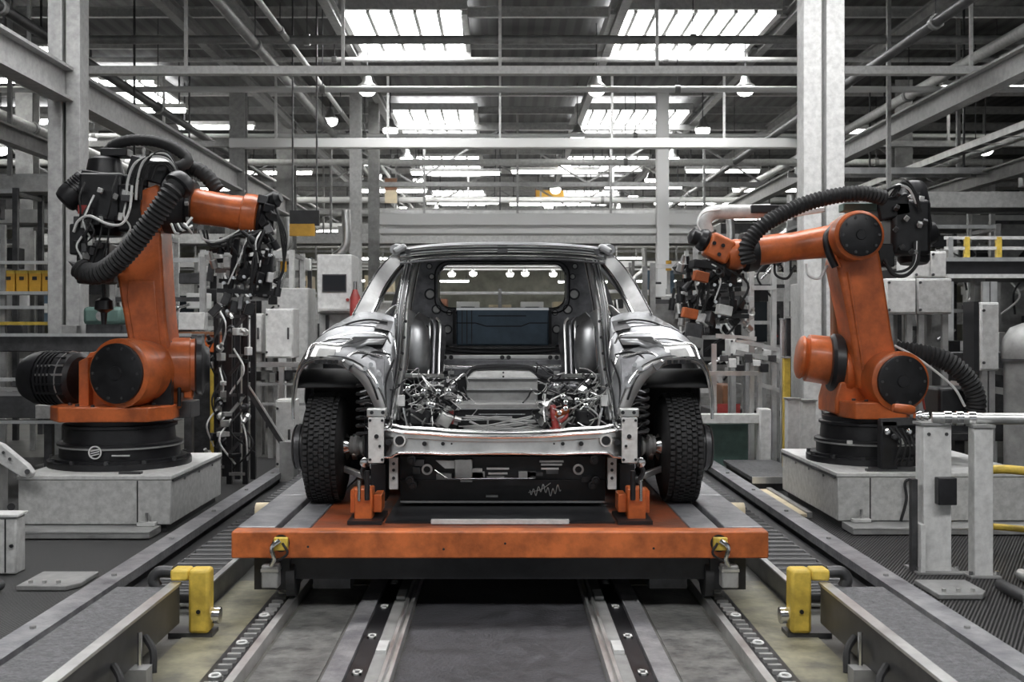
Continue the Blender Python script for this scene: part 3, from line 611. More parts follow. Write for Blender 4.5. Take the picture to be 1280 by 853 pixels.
    for a, b in ((114,575),(116,600),(112,606)): MB().lathe(C(a,b,4.9,s), (0,-1,0), [(0,.020),(.02,.019),(.021,.011),(.03,.010)], 14).build('bush', M['dark'], CAR)
for s in (-1, 1): car_side(s)
def car_centre():
    # roof and its front header
    hd = [(-128,312),(-100,308.5),(-60,306),(0,305),(60,306),(100,308.5),(128,312)]
    rows = [[C(a, b+d, y) for a, b in hd] for d, y in ((9,5.50),(3,5.50),(0,5.54))]
    h = MB().grid(loft([cat_rom(r, 5) for r in rows], 30)).build('roof_header', M['body'], CAR, thick=.006)
    for d, r, m in ((9,.006,'chrome'),(5,.004,'black'),(2,.005,'chrome'),(14,.006,'chrome'),(18,.006,'bodydark')): bead([(a, b+d, 5.495) for a, b in hd], 1, r, 'header_bead', m, h)
    for a in (-118,118): MB().lathe(C(a,315,5.49), (0,-1,0), [(0,.016),(.01,.014)], 12).build('header_bolt', M['dark'], h)
    MB().obox(C(0,314,5.48), (.05,.02,.02)).build('header_clip', M['dark'], h)
    rows = [[C(a*.97, b-1+.5, 5.54) for a, b in hd]]
    for y, k, dz in ((6.0,1.03,.045),(6.8,1.04,.055),(7.6,1.0,.10),(8.0,.98,.10)):
        rows.append([Vector((CXX+(p.x-CXX)*k, y, p.z+dz)) for p in rows[0]])
    MB().grid(rows).build('roof_panel', M['body'], CAR, thick=.01, sub=1)
    MB().grid([[p+Vector((0,.02,-.035)) for p in r] for r in rows]).build('roof_lining', M['dark'], CAR, thick=.006)
    for y in (6.0, 6.8): MB().beam((CXX-.53, y, C(0,306,5.54).z-.01), (CXX+.53, y, C(0,306,5.54).z-.01), .06, .025).build('roof_bow', M['bodydark'], CAR)
    # rear bulkhead ring with its window opening
    Yb = 6.35
    def rrect(x0, x1, y0, y1, r, n=5):
        P = []
        for cx, cy, a0 in ((x1-r,y0+r,-90),(x1-r,y1-r,0),(x0+r,y1-r,90),(x0+r,y0+r,180)):
            for q in range(n+1): a = math.radians(a0+90*q/n); P.append((cx+r*math.cos(a), cy+r*math.sin(a)))
        return P
    out = [C(a, b, Yb) for a, b in rrect(-116,116,318,446,6)]; inn = [C(a, b, Yb) for a, b in rrect(-79,79,331,386,15)]
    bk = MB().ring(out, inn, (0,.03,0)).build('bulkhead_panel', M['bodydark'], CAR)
    MB().tube([p+Vector((0,-.006,0)) for p in inn], .008, 6, 1, closed=True, spline=False).build('window_flange', M['chrome'], bk)
    MB().tube([C(a, b, Yb-.01) for a, b in rrect(-84,84,327,391,17)], .005, 6, 1, closed=True, spline=False).build('window_seam', M['black'], bk)
    for s in (-1, 1):
        for a, b, r in ((88,346,.012),(90,368,.022),(82,387,.019),(68,412,.018),(91,333,.012),(66,391,.012),(84,430,.012)):
            MB().cyl(C(a,b,Yb-.001,s), C(a,b,Yb-.008,s), r, n=16).build('grommet', M['pale'], bk); MB().lathe(C(a,b,Yb-.001,s), (0,-1,0), [(0,r*1.5),(.006,r*1.5),(.006,r*1.15),(.0,r*1.15)], 16, cap=False).build('grommet_rim', M['black'], bk)
        MB().prism([C(88,400,6.25,s), C(100,404,6.2,s), C(78,444,6.1,s), C(62,440,6.2,s), C(82,418,6.25,s)], (0,-.02,0)).build('corner_brace', M['bodydark'], bk, bev=.004)
        MB().beam(C(60,388,6.28,s), C(60,430,6.28,s), .016, .02, Vector((0,1,0))).build('panel_rail', M['black'], bk)
        bead([(100,398,6.1),(92,404,6.15),(92,416,6.15)], s, .006, 'bulkhead_bead', 'chrome', bk)
    sb = MB().box(CXX-57/F*6.25, CXX+58/F*6.25, 6.24, 6.30, C(0,432,6.25).z, C(0,386,6.25).z).build('seat_back_panel', M['blue'], CAR, bev=.008)
    lab(sb, 'blue-grey seat back panel')
    for a, b, c, d in ((-30,395,30,395),(-57,404,-33,404),(-33,404,-20,408),(-20,408,24,408),(24,408,34,404),(34,404,57,404)):
        MB().beam(C(a,b,6.238), C(c,d,6.238), .006, .006).build('groove', M['black'], sb)
    MB().box(CXX-57/F*6.25, CXX+58/F*6.25, 6.23, 6.24, C(0,388,6.25).z, C(0,385,6.25).z).build('panel_top_edge', M['chrome'], sb)
    for x in (-50,-44,-38): MB().beam(C(x,388,6.238), C(x,430,6.238), .005, .005, Vector((0,1,0))).build('panel_rib', M['dark'], sb)
    MB().tube([C(-84,402,6.15), C(-76,420,6.12), C(-60,438,6.1), C(60,438,6.1), C(76,420,6.12), C(84,402,6.15)], .016, 8, 4).build('cross_tube', M['black'], CAR)
    MB().tube([C(-66,434,6.08), C(0,435,6.06), C(66,434,6.08)], .006, 6).build('cross_tube_edge', M['chrome'], CAR)
    for b0, b1, y, m in ((444,449,5.95,'alu'),(450,456,5.9,'bodydark'),(458,461,5.85,'chrome'),(461,471,5.82,'bodydark')):
        MB().box(CXX-92/F*y, CXX+92/F*y, y, y+.06, C(0,b1,y).z, C(0,b0,y).z).build('floor_cross_member', M[m], CAR, bev=.003)
    for a in (-72,-64,0,8,60,68,-84,82):
        MB().cyl(C(a,447,5.945), C(a,447,5.935), .012, n=12).build('plug', M['black'], CAR); MB().obox(C(a,466,5.81), (.03,.01,.018)).build('tab', M['alu' if a % 3 else 'black'], CAR)
    # bay floor
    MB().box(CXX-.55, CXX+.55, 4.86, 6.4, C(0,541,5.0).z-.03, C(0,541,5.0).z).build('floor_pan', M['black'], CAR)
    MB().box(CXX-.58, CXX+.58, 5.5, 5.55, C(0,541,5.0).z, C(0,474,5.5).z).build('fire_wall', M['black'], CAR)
    # centre tunnel cover
    tc = MB().box(CXX-45/F*5.3, CXX+44/F*5.3, 5.3, 5.6, C(0,503,5.3).z, C(0,473,5.3).z).build('tunnel_cover', M['mid'], CAR, bev=.004)
    MB().prism([C(-45,473,5.29), C(44,473,5.29), C(30,462,5.33), C(-30,462,5.33)], (0,.25,0)).build('cover_hood', M['pale'], tc)
    MB().tube([C(-62,474,5.3), C(-46,470,5.3), C(-32,460,5.32), C(32,460,5.32), C(46,470,5.3), C(62,474,5.3)], .012, 8, 4).build('cover_gasket', M['black'], tc)
    for b in (473,487,503): MB().box(CXX-45/F*5.29, CXX+44/F*5.29, 5.285, 5.3, C(0,b+.8,5.29).z, C(0,b-.8,5.29).z).build('cover_rib', M['chrome'], tc)
    for b in (466,471): MB().cyl(C(1,b,5.29), C(1,b,5.285), .005, n=8).build('cover_screw', M['black'], tc)
    # cooler pack with bright edges
    rd = MB().box(CXX-58/F*5.0, CXX+58/F*5.0, 5.0, 5.2, C(0,541,5.0).z, C(0,512,5.0).z).build('cooler_pack', M['black'], CAR, bev=.004)
    MB().box(CXX-60/F*4.99, CXX+60/F*4.99, 4.985, 5.22, C(0,511,4.99).z, C(0,505,4.99).z).build('cooler_top', M['mid'], rd, bev=.003)
    for a0, a1, b in ((-58,58,511.5),(-30,28,518),(-12,12,521),(-57,58,525),(-55,-30,533),(30,52,535),(-10,14,539)): MB().beam(C(a0,b,4.985), C(a1,b,4.985), .006, .004).build('cooler_edge', M['chrome'], rd)
    rr = random.Random(5)
    for q in range(12): MB().tube([C(rr.uniform(-50,50), rr.uniform(520,540), 4.97)+Vector((rr.uniform(-.05,.05), 0, rr.uniform(-.01,.01)))*k for k in range(3)], .005, 6, 3).build('cooler_hose', M['mid'], rd)
    rv = MB().tube([C(62,508,4.9), C(64,520,4.88), C(66,534,4.88)], .016, 10).build('coolant_valve', M['red'], CAR); lab(rv, 'dark red valve')
    MB().tube([C(66,520,4.88), C(74,516,4.87), C(82,512,4.87)], .014, 10).build('valve_branch', M['orange'], rv); MB().lathe(C(66,534,4.88), (0,0,-1), [(0,.024),(.02,.024),(.025,.014)], 12).build('valve_cap', M['red'], rv)
    MB().tube([C(72,528,4.87), C(80,520,4.87), C(78,508,4.9)], .008, 8).build('valve_hose', M['red'], rv)
    MB().beam(C(-64,512,4.92), C(-64,530,4.92), .018, .018, Vector((0,1,0))).build('red_bracket', M['red'], CAR)
    # front cross member: shaped strip with flared ends
    top = [(-148,538),(-135,539),(-125,541),(-90,543),(-60,545.5),(0,547),(60,545.5),(90,543),(125,541),(135,539),(148,538)]
    bot = [(-148,572),(-138,571),(-128,566.5),(-90,567),(-66,568),(0,567),(66,568),(90,567),(128,566.5),(138,571),(148,572)]
    yy = [4.72,4.71,4.70,4.68,4.665,4.655,4.665,4.68,4.70,4.71,4.72]
    A = [C(a, b, y) for (a, b), y in zip(top, yy)]; B = [C(a, b, y) for (a, b), y in zip(bot, yy)]
    cm = MB().grid([[p+Vector((0,.10,.0)) for p in A], [p+Vector((0,.012,.004)) for p in A], A, [a.lerp(b, .25) for a, b in zip(A, B)], [a.lerp(b, .3)+Vector((0,.006,0)) for a, b in zip(A, B)], [a.lerp(b, .85)+Vector((0,.006,0)) for a, b in zip(A, B)], B, [p+Vector((0,.10,0)) for p in B]]).build('front_cross_member', M['alu'], CAR, thick=.004)
    MB().tube(A, .007, 8, 3).build('top_flange', M['chrome'], cm); MB().tube(B, .006, 8, 3).build('bottom_flange', M['chrome'], cm)
    MB().tube([p+Vector((0,.05,.018)) for p in A], .006, 8, 3).build('rear_flange', M['chrome'], cm)
    for s in (-1, 1):
        for a, b, r in ((143,553,.013),(129,551,.019),(98,555,.010),(75,555,.008),(64,555,.004)):
            y = 4.70 if a > 100 else 4.68
            MB().cyl(C(a,b,y+.02,s), C(a,b,y-.012,s), r, n=18).build('drain_hole', M['black'], cm)
            if a in (129,): MB().lathe(C(a,b,y-.006,s), (0,-1,0), [(0,.026),(.006,.026),(.006,.02),(0,.02)], 18, cap=False).build('hole_rim', M['pale'], cm)
        MB().tube([C(148,538,4.73,s), C(142,534,4.75,s), C(139,525,4.78,s)], .010, 8).build('end_bend', M['chrome'], cm)
    # underbody seen below the cross member
    ub = MB().box(CXX-.46, CXX+.46, 4.98, 7.9, PZ+.06, C(0,572,4.95).z).build('underbody', M['black'], CAR)
    MB().box(CXX-128/F*4.95, CXX+128/F*4.95, 4.95, 4.97, C(0,629,4.95).z, C(0,626.5,4.95).z).build('lower_edge_strip', M['chrome'], ub)
    MB().box(CXX-128/F*4.95, CXX+128/F*4.95, 4.95, 5.0, C(0,626,4.95).z, C(0,600,4.95).z).build('air_guide', M['black'], ub)
    MB().box(CXX-60/F*4.93, CXX-38/F*4.93, 4.93, 4.98, C(0,600,4.93).z, C(0,575,4.93).z).build('control_box', M['mid'], ub, bev=.004)
    MB().prism([C(-84,576,4.94), C(-60,576,4.94), C(-60,586,4.94), C(-72,586,4.94)], (0,.02,0)).build('bracket_plate', M['column'], ub)
    MB().tube([C(-85,588,4.92), C(-70,598,4.92), C(-64,599,4.92), C(40,598.5,4.92)], .004, 6, 4).build('brake_line', M['chrome'], ub)
    for a0, a1, b in ((46,76,577),(48,74,581),(48,70,586),(-20,8,586),(-18,6,592),(-20,2,597)): MB().beam(C(a0,b,4.94), C(a1,b,4.94), .012, .008).build('guide_strip', M['mid' if b % 2 else 'alu'], ub)
    for q in range(14): MB().obox(C(rr.uniform(-110,110), rr.uniform(574,600), 4.95), (rr.uniform(.02,.07), .03, rr.uniform(.01,.04))).build('bracket', M['dark' if q % 3 else 'mid'], ub)
    MB().box(CXX-21/F*4.93, CXX-6/F*4.93, 4.93, 4.95, C(0,622,4.93).z, C(0,619.5,4.93).z).build('label_strip', M['pale'], ub)
    # chalk scrawl on the black air guide
    pts = [C(34+i*1.25, 613+4.5*math.sin(i*1.3)+(3*math.sin(i*.37)), 4.945) for i in range(32)]
    MB().tube(pts, .0022, 5, 3).build('chalk_scrawl', M['white'], ub); MB().tube([C(32,616,4.945), C(48,612,4.945), C(60,604,4.945)], .002, 5).build('chalk_scrawl', M['white'], ub)
    # simple interior floor and tail
    MB().box(CXX-.80, CXX+.80, 5.6, 8.3, PZ+.14, PZ+.18).build('cabin_floor', M['dark'], CAR)
    MB().beam((CXX-.84, 8.55, PZ+.45), (CXX+.84, 8.55, PZ+.45), .06, .34).build('tail_panel', M['body'], CAR, bev=.01)
car_centre()
# ================================================================ robots
def pedestal(s, x0, x1, y0, y1, label):
    t = thing('robot_pedestal', ((x0+x1)/2*s, (y0+y1)/2, 0), label, 'pedestal')
    X0, X1 = sorted((s*x0, s*x1))
    MB().box(X0, X1, y0, y1, .05, .295).build('body', M['grey'], t, bev=.006)
    MB().box(X0-.006, X1+.006, y0-.006, y1+.006, .295, .318).build('top_plate', M['pale'], t, bev=.004)
    MB().box(X0+.03, X1-.03, y0+.03, y1-.03, .007, .05).build('plinth', M['dark'], t)
    MB().box(X0+.02, X1-.05, y0-.20, y0-.006, .012, .05).build('base_rail', M['mid'], t, bev=.003); MB().box(X0+.02, X1-.05, y0-.203, y0-.2, .04, .048).build('rail_edge', M['alu'], t)
    xs = s*(x0+.18)
    MB().box(xs-.003, xs+.003, y0-.003, y0+.002, .06, .29).build('panel_seam', M['black'], t)
    MB().box(s*(x0+.12)-.05, s*(x0+.12)+.05, y0-.05, y0-.004, .05, .07).build('anchor_bracket', M['pale'], t, bev=.003); MB().cyl((s*(x0+.12), y0-.025, .07), (s*(x0+.12), y0-.025, .12), .012, n=8).build('anchor_bolt', M['chrome'], t)
    MB().box(s*(x0+.24)-.06, s*(x0+.24)+.06, y0+.05, y0+.09, .318, .33).build('cover_strip', M['dark'], t)
    for q in range(3): MB().cyl((s*x0-s*.004, y0+.25+.3*q, .27), (s*x0-s*.012, y0+.25+.3*q, .27), .008, n=8).build('bolt', M['mid'], t)
    MB().box(s*x0-s*.002, s*x0-s*.012, y0+.02, y1-.02, .284, .292).build('edge_strip', M['dark'], t)
    return t
pedestal(-1, 1.79, 2.62, 6.03, 7.12, 'light grey steel pedestal under the robot arm with the thick ribbed hose')
pedestal(1, 1.87, 2.95, 6.145, 7.35, 'light grey steel pedestal under the robot arm whose elbow disc faces out')
def robot_base(t, c, zt, r, plate, ang):
    x, y = c
    MB().lathe((x, y, zt), (0,0,1), [(0,r*1.22),(.035,r*1.22),(.036,r*1.14),(.05,r*1.14)], 8 if False else 40).build('base_flange', M['black'], t)
    d = MB().lathe((x, y, zt+.05), (0,0,1), [(0,r*1.02),(.06,r*1.02),(.065,r*1.06),(.085,r*1.06),(.09,r*.95),(.17,r*.93),(.175,r*.97),(.19,r*.97),(.195,r*.9),(.22,r*.9)], 48).build('base_drum', M['black'], t)
    MB().lathe((x, y, zt+.112), (0,0,1), [(0,r*1.065),(.01,r*1.065)], 48).build('drum_ring', M['mid'], d)
    for k in range(12):
        a = 2*math.pi*k/12+.13; MB().cyl((x+r*1.17*math.cos(a), y+r*1.17*math.sin(a), zt+.034), (x+r*1.17*math.cos(a), y+r*1.17*math.sin(a), zt+.055), .014, n=6).build('base_bolt', M['dark'], t)
    mb = MB(); w_, d_, h_ = plate; z = zt+.27
    pl = [(-w_,-d_*.55),(-w_*.72,-d_),(w_*.72,-d_),(w_,-d_*.55),(w_,d_*.6),(w_*.7,d_),(-w_*.7,d_),(-w_,d_*.6)]
    ca, sa = math.cos(ang), math.sin(ang)
    mb.prism([(x+p*ca-q*sa, y+p*sa+q*ca, z) for p, q in pl], (0,0,h_)); o = mb.build('turntable', M['orange'], t, bev=.008)
    for k in range(6): a = -2.6+.42*k; MB().cyl((x+w_*.8*math.cos(a), y+d_*.93*math.sin(a), z+h_), (x+w_*.8*math.cos(a), y+d_*.93*math.sin(a), z+h_+.012), .012, n=6).build('bolt', M['dark'], o)
    return z+h_
def fin_motor(t, p0, p1, r, name='motor', m='black', n=20):
    p0, p1 = Vector(p0), Vector(p1); L = (p1-p0).length
    prof = [(0, r*.8), (.02, r*.95)]
    k = 5; a = L*.25; b = L*.62
    for q in range(k):
        u0 = a+(b-a)*q/k; prof += [(u0, r), (u0+(b-a)/k*.5, r), (u0+(b-a)/k*.55, r*.86), (u0+(b-a)/k*.95, r*.86)]
    prof += [(b, r), (L*.8, r*.97), (L*.96, r*.82), (L, r*.6)]
    o = MB().lathe(p0, p1-p0, prof, n).build(name, M[m], t)
    MB().lathe(p0+(p1-p0)*.16, p1-p0, [(0, r*1.01), (.006, r*1.01)], n).build('motor_ring', M['mid'], o); return o
def disc_joint(t, c, d, r, depth, name='joint_housing', face='black', collar=1.16):
    c = Vector(c); d = Vector(d).normalized()
    o = MB().lathe(c, d, [(0, r*collar*.9), (.012, r*collar), (depth*.5, r*collar), (depth*.55, r*1.08), (depth, r*1.08)], 40).build(name, M['orange'], t)
    f = MB().lathe(c, -d, [(0, r), (.018, r), (.022, r*.94), (.022, r*.25), (.03, r*.22)], 40).build('gear_cover', M[face], o)
    for k in range(10): a = 2*math.pi*k/10; _, u, v = frame(d); p = c-d*.018+u*r*.85*math.cos(a)+v*r*.85*math.sin(a); MB().cyl(p, p-d*.010, .009, n=6).build('cover_bolt', M['dark'], f)
    return o
def gripper(t, P, base, s, seed, tip, k=1.0):
    # tool hanging from the wrist: carrier plate, columns, clamps, cylinders, hoses
    g = MB().obox(P(*base), (.20,.10,.05), (0,.1,.2)).build('gripper_frame', M['black'], t, bev=.006)
    r = random.Random(seed); bx, by = base[0], base[1]; tx, ty = tip
    for q in range(4):
        a = (q-1.5)*14*k; MB().beam(P(bx+a*.8, by+4, r.uniform(-.15,.15)), P(tx+a*.9, ty-r.uniform(0,30), r.uniform(-.1,.1)), .028, .034, Vector((0,1,0))).build('gripper_bar', M['dark' if q % 2 else 'black'], g, bev=.003)
    for q in range(7):
        y = by+8+q*(ty-by)/8; MB().beam(P(tx-30*k+r.uniform(-8,6), y, r.uniform(-.12,.12)), P(tx+26*k+r.uniform(-6,8), y+r.uniform(-8,8), r.uniform(-.12,.12)), .022, .026).build('cross_bar', M['mid' if q % 3 == 0 else 'black'], g)
    for q in range(16):
        a, b = tx+r.uniform(-32,32)*k, r.uniform(by+6, ty); p = P(a, b, r.uniform(-.2,.05)); MB().lathe(p, (r.uniform(-.3,.3), r.uniform(-.5,.1), 1 if r.random() < .6 else .2), [(0,.022),(.05,.022),(.051,.012),(.10,.010)], 12).build('air_cylinder', M['black' if q % 3 else 'alu'], g)
    for q in range(18):
        a, b = tx+r.uniform(-34,34)*k, r.uniform(by, ty); MB().obox(P(a, b, r.uniform(-.2,.05)), (r.uniform(.03,.07), .05, r.uniform(.03,.08)), (0, r.random(), r.random())).build('clamp', M[('black','dark','pale','black')[q % 4]], g, bev=.004)
    for q in range(9):
        a, b = tx+r.uniform(-26,26), r.uniform(by, ty-20); MB().tube([P(bx+r.uniform(-16,16), by-6, -.15), P(a+r.uniform(-24,24), (a*0+by+b)/2, -.2), P(a, b+14, -.16)], .008 if q % 3 else .005, 6, 6).build('air_hose', M['rubber' if q % 3 else 'whitewire'], g)
    for q in range(8): p = P(tx+r.uniform(-32,32), r.uniform(by, ty), -.2); MB().cyl(p, p+Vector((.0,-.03,0)), .010, n=8).build('fitting', M['chrome'], g)
    return g
# ---- robot with the ribbed hose
def robot_one():
    Yc = 6.6; P = lambda px, py, dy=0.0: S(px, py, Yc+dy)
    t = thing('industrial_robot', (-2.25, Yc, .318), 'orange robot arm with a thick ribbed hose across its front, holding a black gripper', 'robot arm')
    zt = robot_base(t, (-2.25, 6.58), .318, .335, (.345,.34,.085), .05)
    # round emblem plate on the drum: a ring with three slanted bars
    ex = S(119, 566, 6.226); em = MB().lathe(ex, (-.05,-1,0), [(0,.038),(.006,.038),(.006,.031),(.0,.031)], 24, cap=False).build('emblem', M['white'], t)
    for q in (-1,0,1): MB().beam(ex+Vector((-.024,-.004,.013*q-.006)), ex+Vector((.024,-.004,.013*q+.006)), .006, .006).build('emblem_bar', M['white'], em)
    MB().obox(S(151, 570, 6.24), (.10,.01,.008)).build('name_strip', M['pale'], t)
    # shoulder casting
    b = MB().prism([P(103,512,-.15), P(103,452,-.15), P(112,441,-.15), P(160,428,-.15), P(178,440,-.15), P(184,512,-.15)], (0,.42,0)).build('shoulder_casting', M['orange'], t, bev=.012)
    MB().prism([P(98,452,-.22), P(110,446,-.22), P(111,508,-.22), P(98,510,-.22)], (0,.1,0)).build('side_flange', M['orange'], b, bev=.006)
    disc_joint(t, P(147,467,-.36), (.30,1,0), .170, .28, 'shoulder_joint')
    MB().prism([P(196,428,-.05), P(214,424,-.05), P(224,440,-.05), P(224,512,-.05), P(198,512,-.05)], (0,.30,0)).build('shoulder_cheek', M['orange'], t, bev=.012)
    MB().tube([P(208,424,-.06), P(220,436,-.07), P(224,455,-.07), P(224,508,-.07)], .012, 8).build('cheek_trim', M['black'], t)
    MB().prism([P(193,474,-.17), P(214,464,-.17), P(214,508,-.17), P(190,510,-.17)], (0,.05,0)).build('joint_shadow_plate', M['black'], t)  # black plate painting in the shadow between joint disc and cheek
    g = MB().lathe(P(205,457,.0), (1,.25,0), [(0,.165),(.15,.165),(.155,.158),(.20,.158)], 40).build('gear_housing', M['orange'], t)
    MB().lathe(P(244,457,.05), (1,.25,0), [(0,.165),(.01,.18),(.04,.18),(.05,.16),(.06,.12),(.085,.10)], 40).build('motor_cap', M['black'], g)
    MB().obox(P(236,487,.0), (.05,.05,.10)).build('terminal_box', M['orange'], g, bev=.006); MB().obox(P(234,511,.1), (.10,.2,.10)).build('junction_box', M['dark'], t, bev=.006)
    fin_motor(t, P(102,474,.0), P(37,472,.12), .165, 'shoulder_motor')
    for q in range(7): a = -.5+q*.35; MB().beam(P(90,474,.02)+Vector((0,-.165*math.cos(a),.165*math.sin(a))), P(58,474,.08)+Vector((0,-.16*math.cos(a),.16*math.sin(a))), .014, .012).build('motor_rib', M['mid' if q in (2,3) else 'black'], t)
    # lower arm
    fr = [P(172,486,-.12), P(160,430,-.12), P(150,372,-.12), P(145,342,-.12), P(150,318,-.12), P(166,300,-.12), P(180,268,-.12), P(198,262,-.12), P(201,300,-.12), P(203,345,-.12), P(207,400,-.12), P(214,450,-.12), P(212,470,-.12), P(196,486,-.12)]
    la = MB().prism(fr, (0,.24,0)).build('lower_arm', M['orange'], t, bev=.016)
    MB().prism([P(178,468,-.128), P(166,420,-.128), P(158,372,-.128), P(160,350,-.128), P(193,350,-.128), P(197,400,-.128), P(203,450,-.128), P(196,470,-.128)], (0,.012,0)).build('arm_rib_panel', M['orange'], la, bev=.006)
    MB().prism([P(176,238,-.14), P(196,230,-.14), P(204,262,-.14), P(200,290,-.14), P(180,290,-.14), P(174,262,-.14)], (0,.24,0)).build('elbow_casting', M['orange'], t, bev=.014)
    # elbow and forearm
    e = MB().lathe(P(206,254,-.02), (1,0,-.10), [(0,.15),(.02,.178),(.10,.178),(.12,.165),(.15,.165),(.155,.14),(.18,.14)], 36).build('elbow_housing', M['black'], t)
    for k in range(10): a = 2*math.pi*k/10; p = P(240,258,-.02)+Vector((0,.15*math.cos(a),.15*math.sin(a))); MB().cyl(p, p+Vector((.02,0,0)), .014, n=6).build('housing_bolt', M['mid'], e)
    for q in range(5): MB().tube([P(214+4*q,280,-.22), P(222+3*q,292-2*q,-.26), P(240,272+5*q,-.2)], .008, 6).build('housing_cable', M['rubber' if q % 2 else 'whitewire'], e)
    ax0, ax1 = P(241,257,-.02), P(308,268,.0)
    d = ax1-ax0; fa = MB().lathe(ax0, d, [(0,.098),(.02,.105),(.22,.098),(.24,.102),(d.length,.108)], 36).build('forearm', M['orange'], t)
    MB().lathe(P(303,267,0), d, [(0,.108),(.01,.122),(.06,.125),(.09,.118),(.10,.10)], 36).build('wrist_flange', M['orange'], fa)
    MB().lathe(P(324,270,0), d, [(0,.10),(.02,.112),(.03,.10),(.06,.08),(.10,.07)], 30).build('wrist', M['black'], t)
    for q in range(5): MB().obox(P(330+5*(q % 3), 250+9*q, -.08), (.06,.08,.05), (q*.3,.2,q*.4)).build('wrist_bracket', M['black' if q % 2 else 'dark'], t, bev=.005)
    MB().lathe(P(336,252,-.05), (1,-.2,.3), [(0,.045),(.05,.05),(.07,.03),(.08,.03)], 18).build('wrist_motor', M['black'], t)
    # rear motor cluster
    fin_motor(t, P(133,296,.05), P(131,196,.05), .115, 'wrist_drive_motor'); fin_motor(t, P(160,250,.12), P(96,252,.14), .085, 'axis_motor')
    MB().obox(P(133,250,-.02), (.26,.20,.30)).build('motor_block', M['black'], t, bev=.02)
    MB().obox(P(122,330,-.05), (.19,.18,.24)).build('lower_motor_box', M['black'], t, bev=.015); MB().obox(P(104,300,-.1), (.12,.12,.18)).build('connector_box', M['black'], t, bev=.01)
    MB().obox(P(170,262,-.02), (.16,.22,.28)).build('gear_block', M['black'], t, bev=.02)
    fin_motor(t, P(116,222,.0), P(79,254,-.06), .085, 'ribbed_motor')
    MB().obox(P(150,226,.02), (.40,.2,.06), (0,.12,0)).build('cable_bracket', M['black'], t, bev=.008); MB().obox(P(146,192,.05), (.16,.12,.05)).build('hose_holder', M['black'], t, bev=.008)
    MB().obox(P(187,214,-.08), (.22,.12,.12), (0,.3,0)).build('valve_block', M['black'], t, bev=.01)
    for q in range(8): MB().obox(P(96+9*(q % 4), 276+26*(q//4)+4*(q % 3), -.17), (.03,.03,.05), (0,0,q)).build('connector', M['pale' if q in (1,6) else 'dark'], t, bev=.004)
    lb = MB().obox(P(103,262,-.17), (.05,.01,.05)).build('warning_label', M['red'], t); lab(lb, 'small red label')
    rr = random.Random(9)
    for q in range(18): MB().obox(P(rr.uniform(100,160), rr.uniform(228,345), -.15-.03*rr.random()), (rr.uniform(.02,.06),.04,rr.uniform(.02,.05)), (0,rr.random()*.4,rr.random())).build('connector', M[('dark','black','mid','black','pale','dark')[q % 6]], t, bev=.003)
    for q in range(10): a_, b_ = rr.uniform(105,165), rr.uniform(215,290); MB().tube([P(a_,b_,-.16), P(a_-rr.uniform(2,12),b_+18,-.2), P(a_-rr.uniform(-6,14),b_+34,-.2), P(a_-rr.uniform(0,16),b_+52,-.16)], .006, 6).build('wire', M['rubber' if q % 4 else 'whitewire'], t)
    # chain and weight hanging under the cluster
    MB().tube([P(129,352,-.05), P(130,372,-.05)], .010, 8).build('hanging_rod', M['black'], t); MB().lathe(P(130,372,-.05), (0,0,-1), [(0,.02),(.02,.05),(.07,.055),(.09,.02),(.16,.014)], 16).build('weight', M['black'], t)
    # hoses
    MB().tube([P(228,228,-.36), P(215,240,-.42), P(194,270,-.42), P(170,302,-.40), P(148,326,-.36), P(126,341,-.32), P(108,341,-.28), P(98,334,-.26)], .057, 16, 10, corr=.10, pitch=.013).build('ribbed_hose', M['rubber'], t)
    MB().lathe(P(231,225,-.35), P(212,244,-.42)-P(231,225,-.35), [(0,.07),(.03,.084),(.06,.084),(.07,.07)], 20).build('hose_collar', M['black'], t)
    MB().prism([P(84,326,-.3), P(108,338,-.3), P(142,332,-.3), P(132,352,-.3), P(112,356,-.3), P(102,350,-.3)], (0,.12,0)).build('hose_bracket', M['black'], t, bev=.006)
    MB().tube([P(133,196,.05), P(140,184,.05), P(160,176,.02), P(190,176,0), P(216,184,-.03), P(234,199,-.05), P(226,208,-.08), P(208,210,-.08)], .034, 12, 8, corr=.06, pitch=.014).build('top_hose', M['rubber'], t)
    MB().tube([P(222,214,.05), P(240,210,.05), P(258,220,.05), P(272,238,.05)], .045, 12, 8, corr=.06, pitch=.014).build('forearm_hose', M['rubber'], t)
    for q in range(4): MB().tube([P(158+6*q,250,-.18), P(160+6*q,225,-.2), P(170+5*q,203-q,-.22), P(192+3*q,195-2*q,-.22), P(214,202-2*q,-.2), P(226,226,-.2)], .008, 6, 6).build('looped_cable', M['whitewire' if q % 2 == 0 else 'rubber'], t)
    MB().tube([P(165,232,-.2), P(162,262,-.22), P(152,280,-.24), P(134,280,-.24), P(112,270,-.22), P(98,276,-.2), P(92,290,-.18)], .008, 6, 6).build('white_cable', M['whitewire'], t)
    for q in range(3): MB().tube([P(174+8*q,225,-.2), P(182+8*q,206,-.22), P(206+4*q,206,-.22), P(228,236,-.25)], .006, 6, 6).build('thin_cable', M['rubber'], t)
    for q in range(3): MB().tube([P(250+4*q,288,-.1), P(256+4*q,300+4*q,-.12), P(276+6*q,300+2*q,-.12), P(300,288,-.1)], .007, 6, 6).build('hanging_cable', M['rubber' if q else 'whitewire'], t)
    gripper(t, P, (318,294,.0), 1, 31, (308,392), 1.25)
    MB().beam(P(336,318,-.08), P(330,372,-.05), .07, .06, Vector((0,1,0))).build('gripper_cylinder', M['black'], t, bev=.008); MB().beam(P(265,330,0), P(262,352,0), .03, .04, Vector((0,1,0))).build('gripper_finger', M['dark'], t)
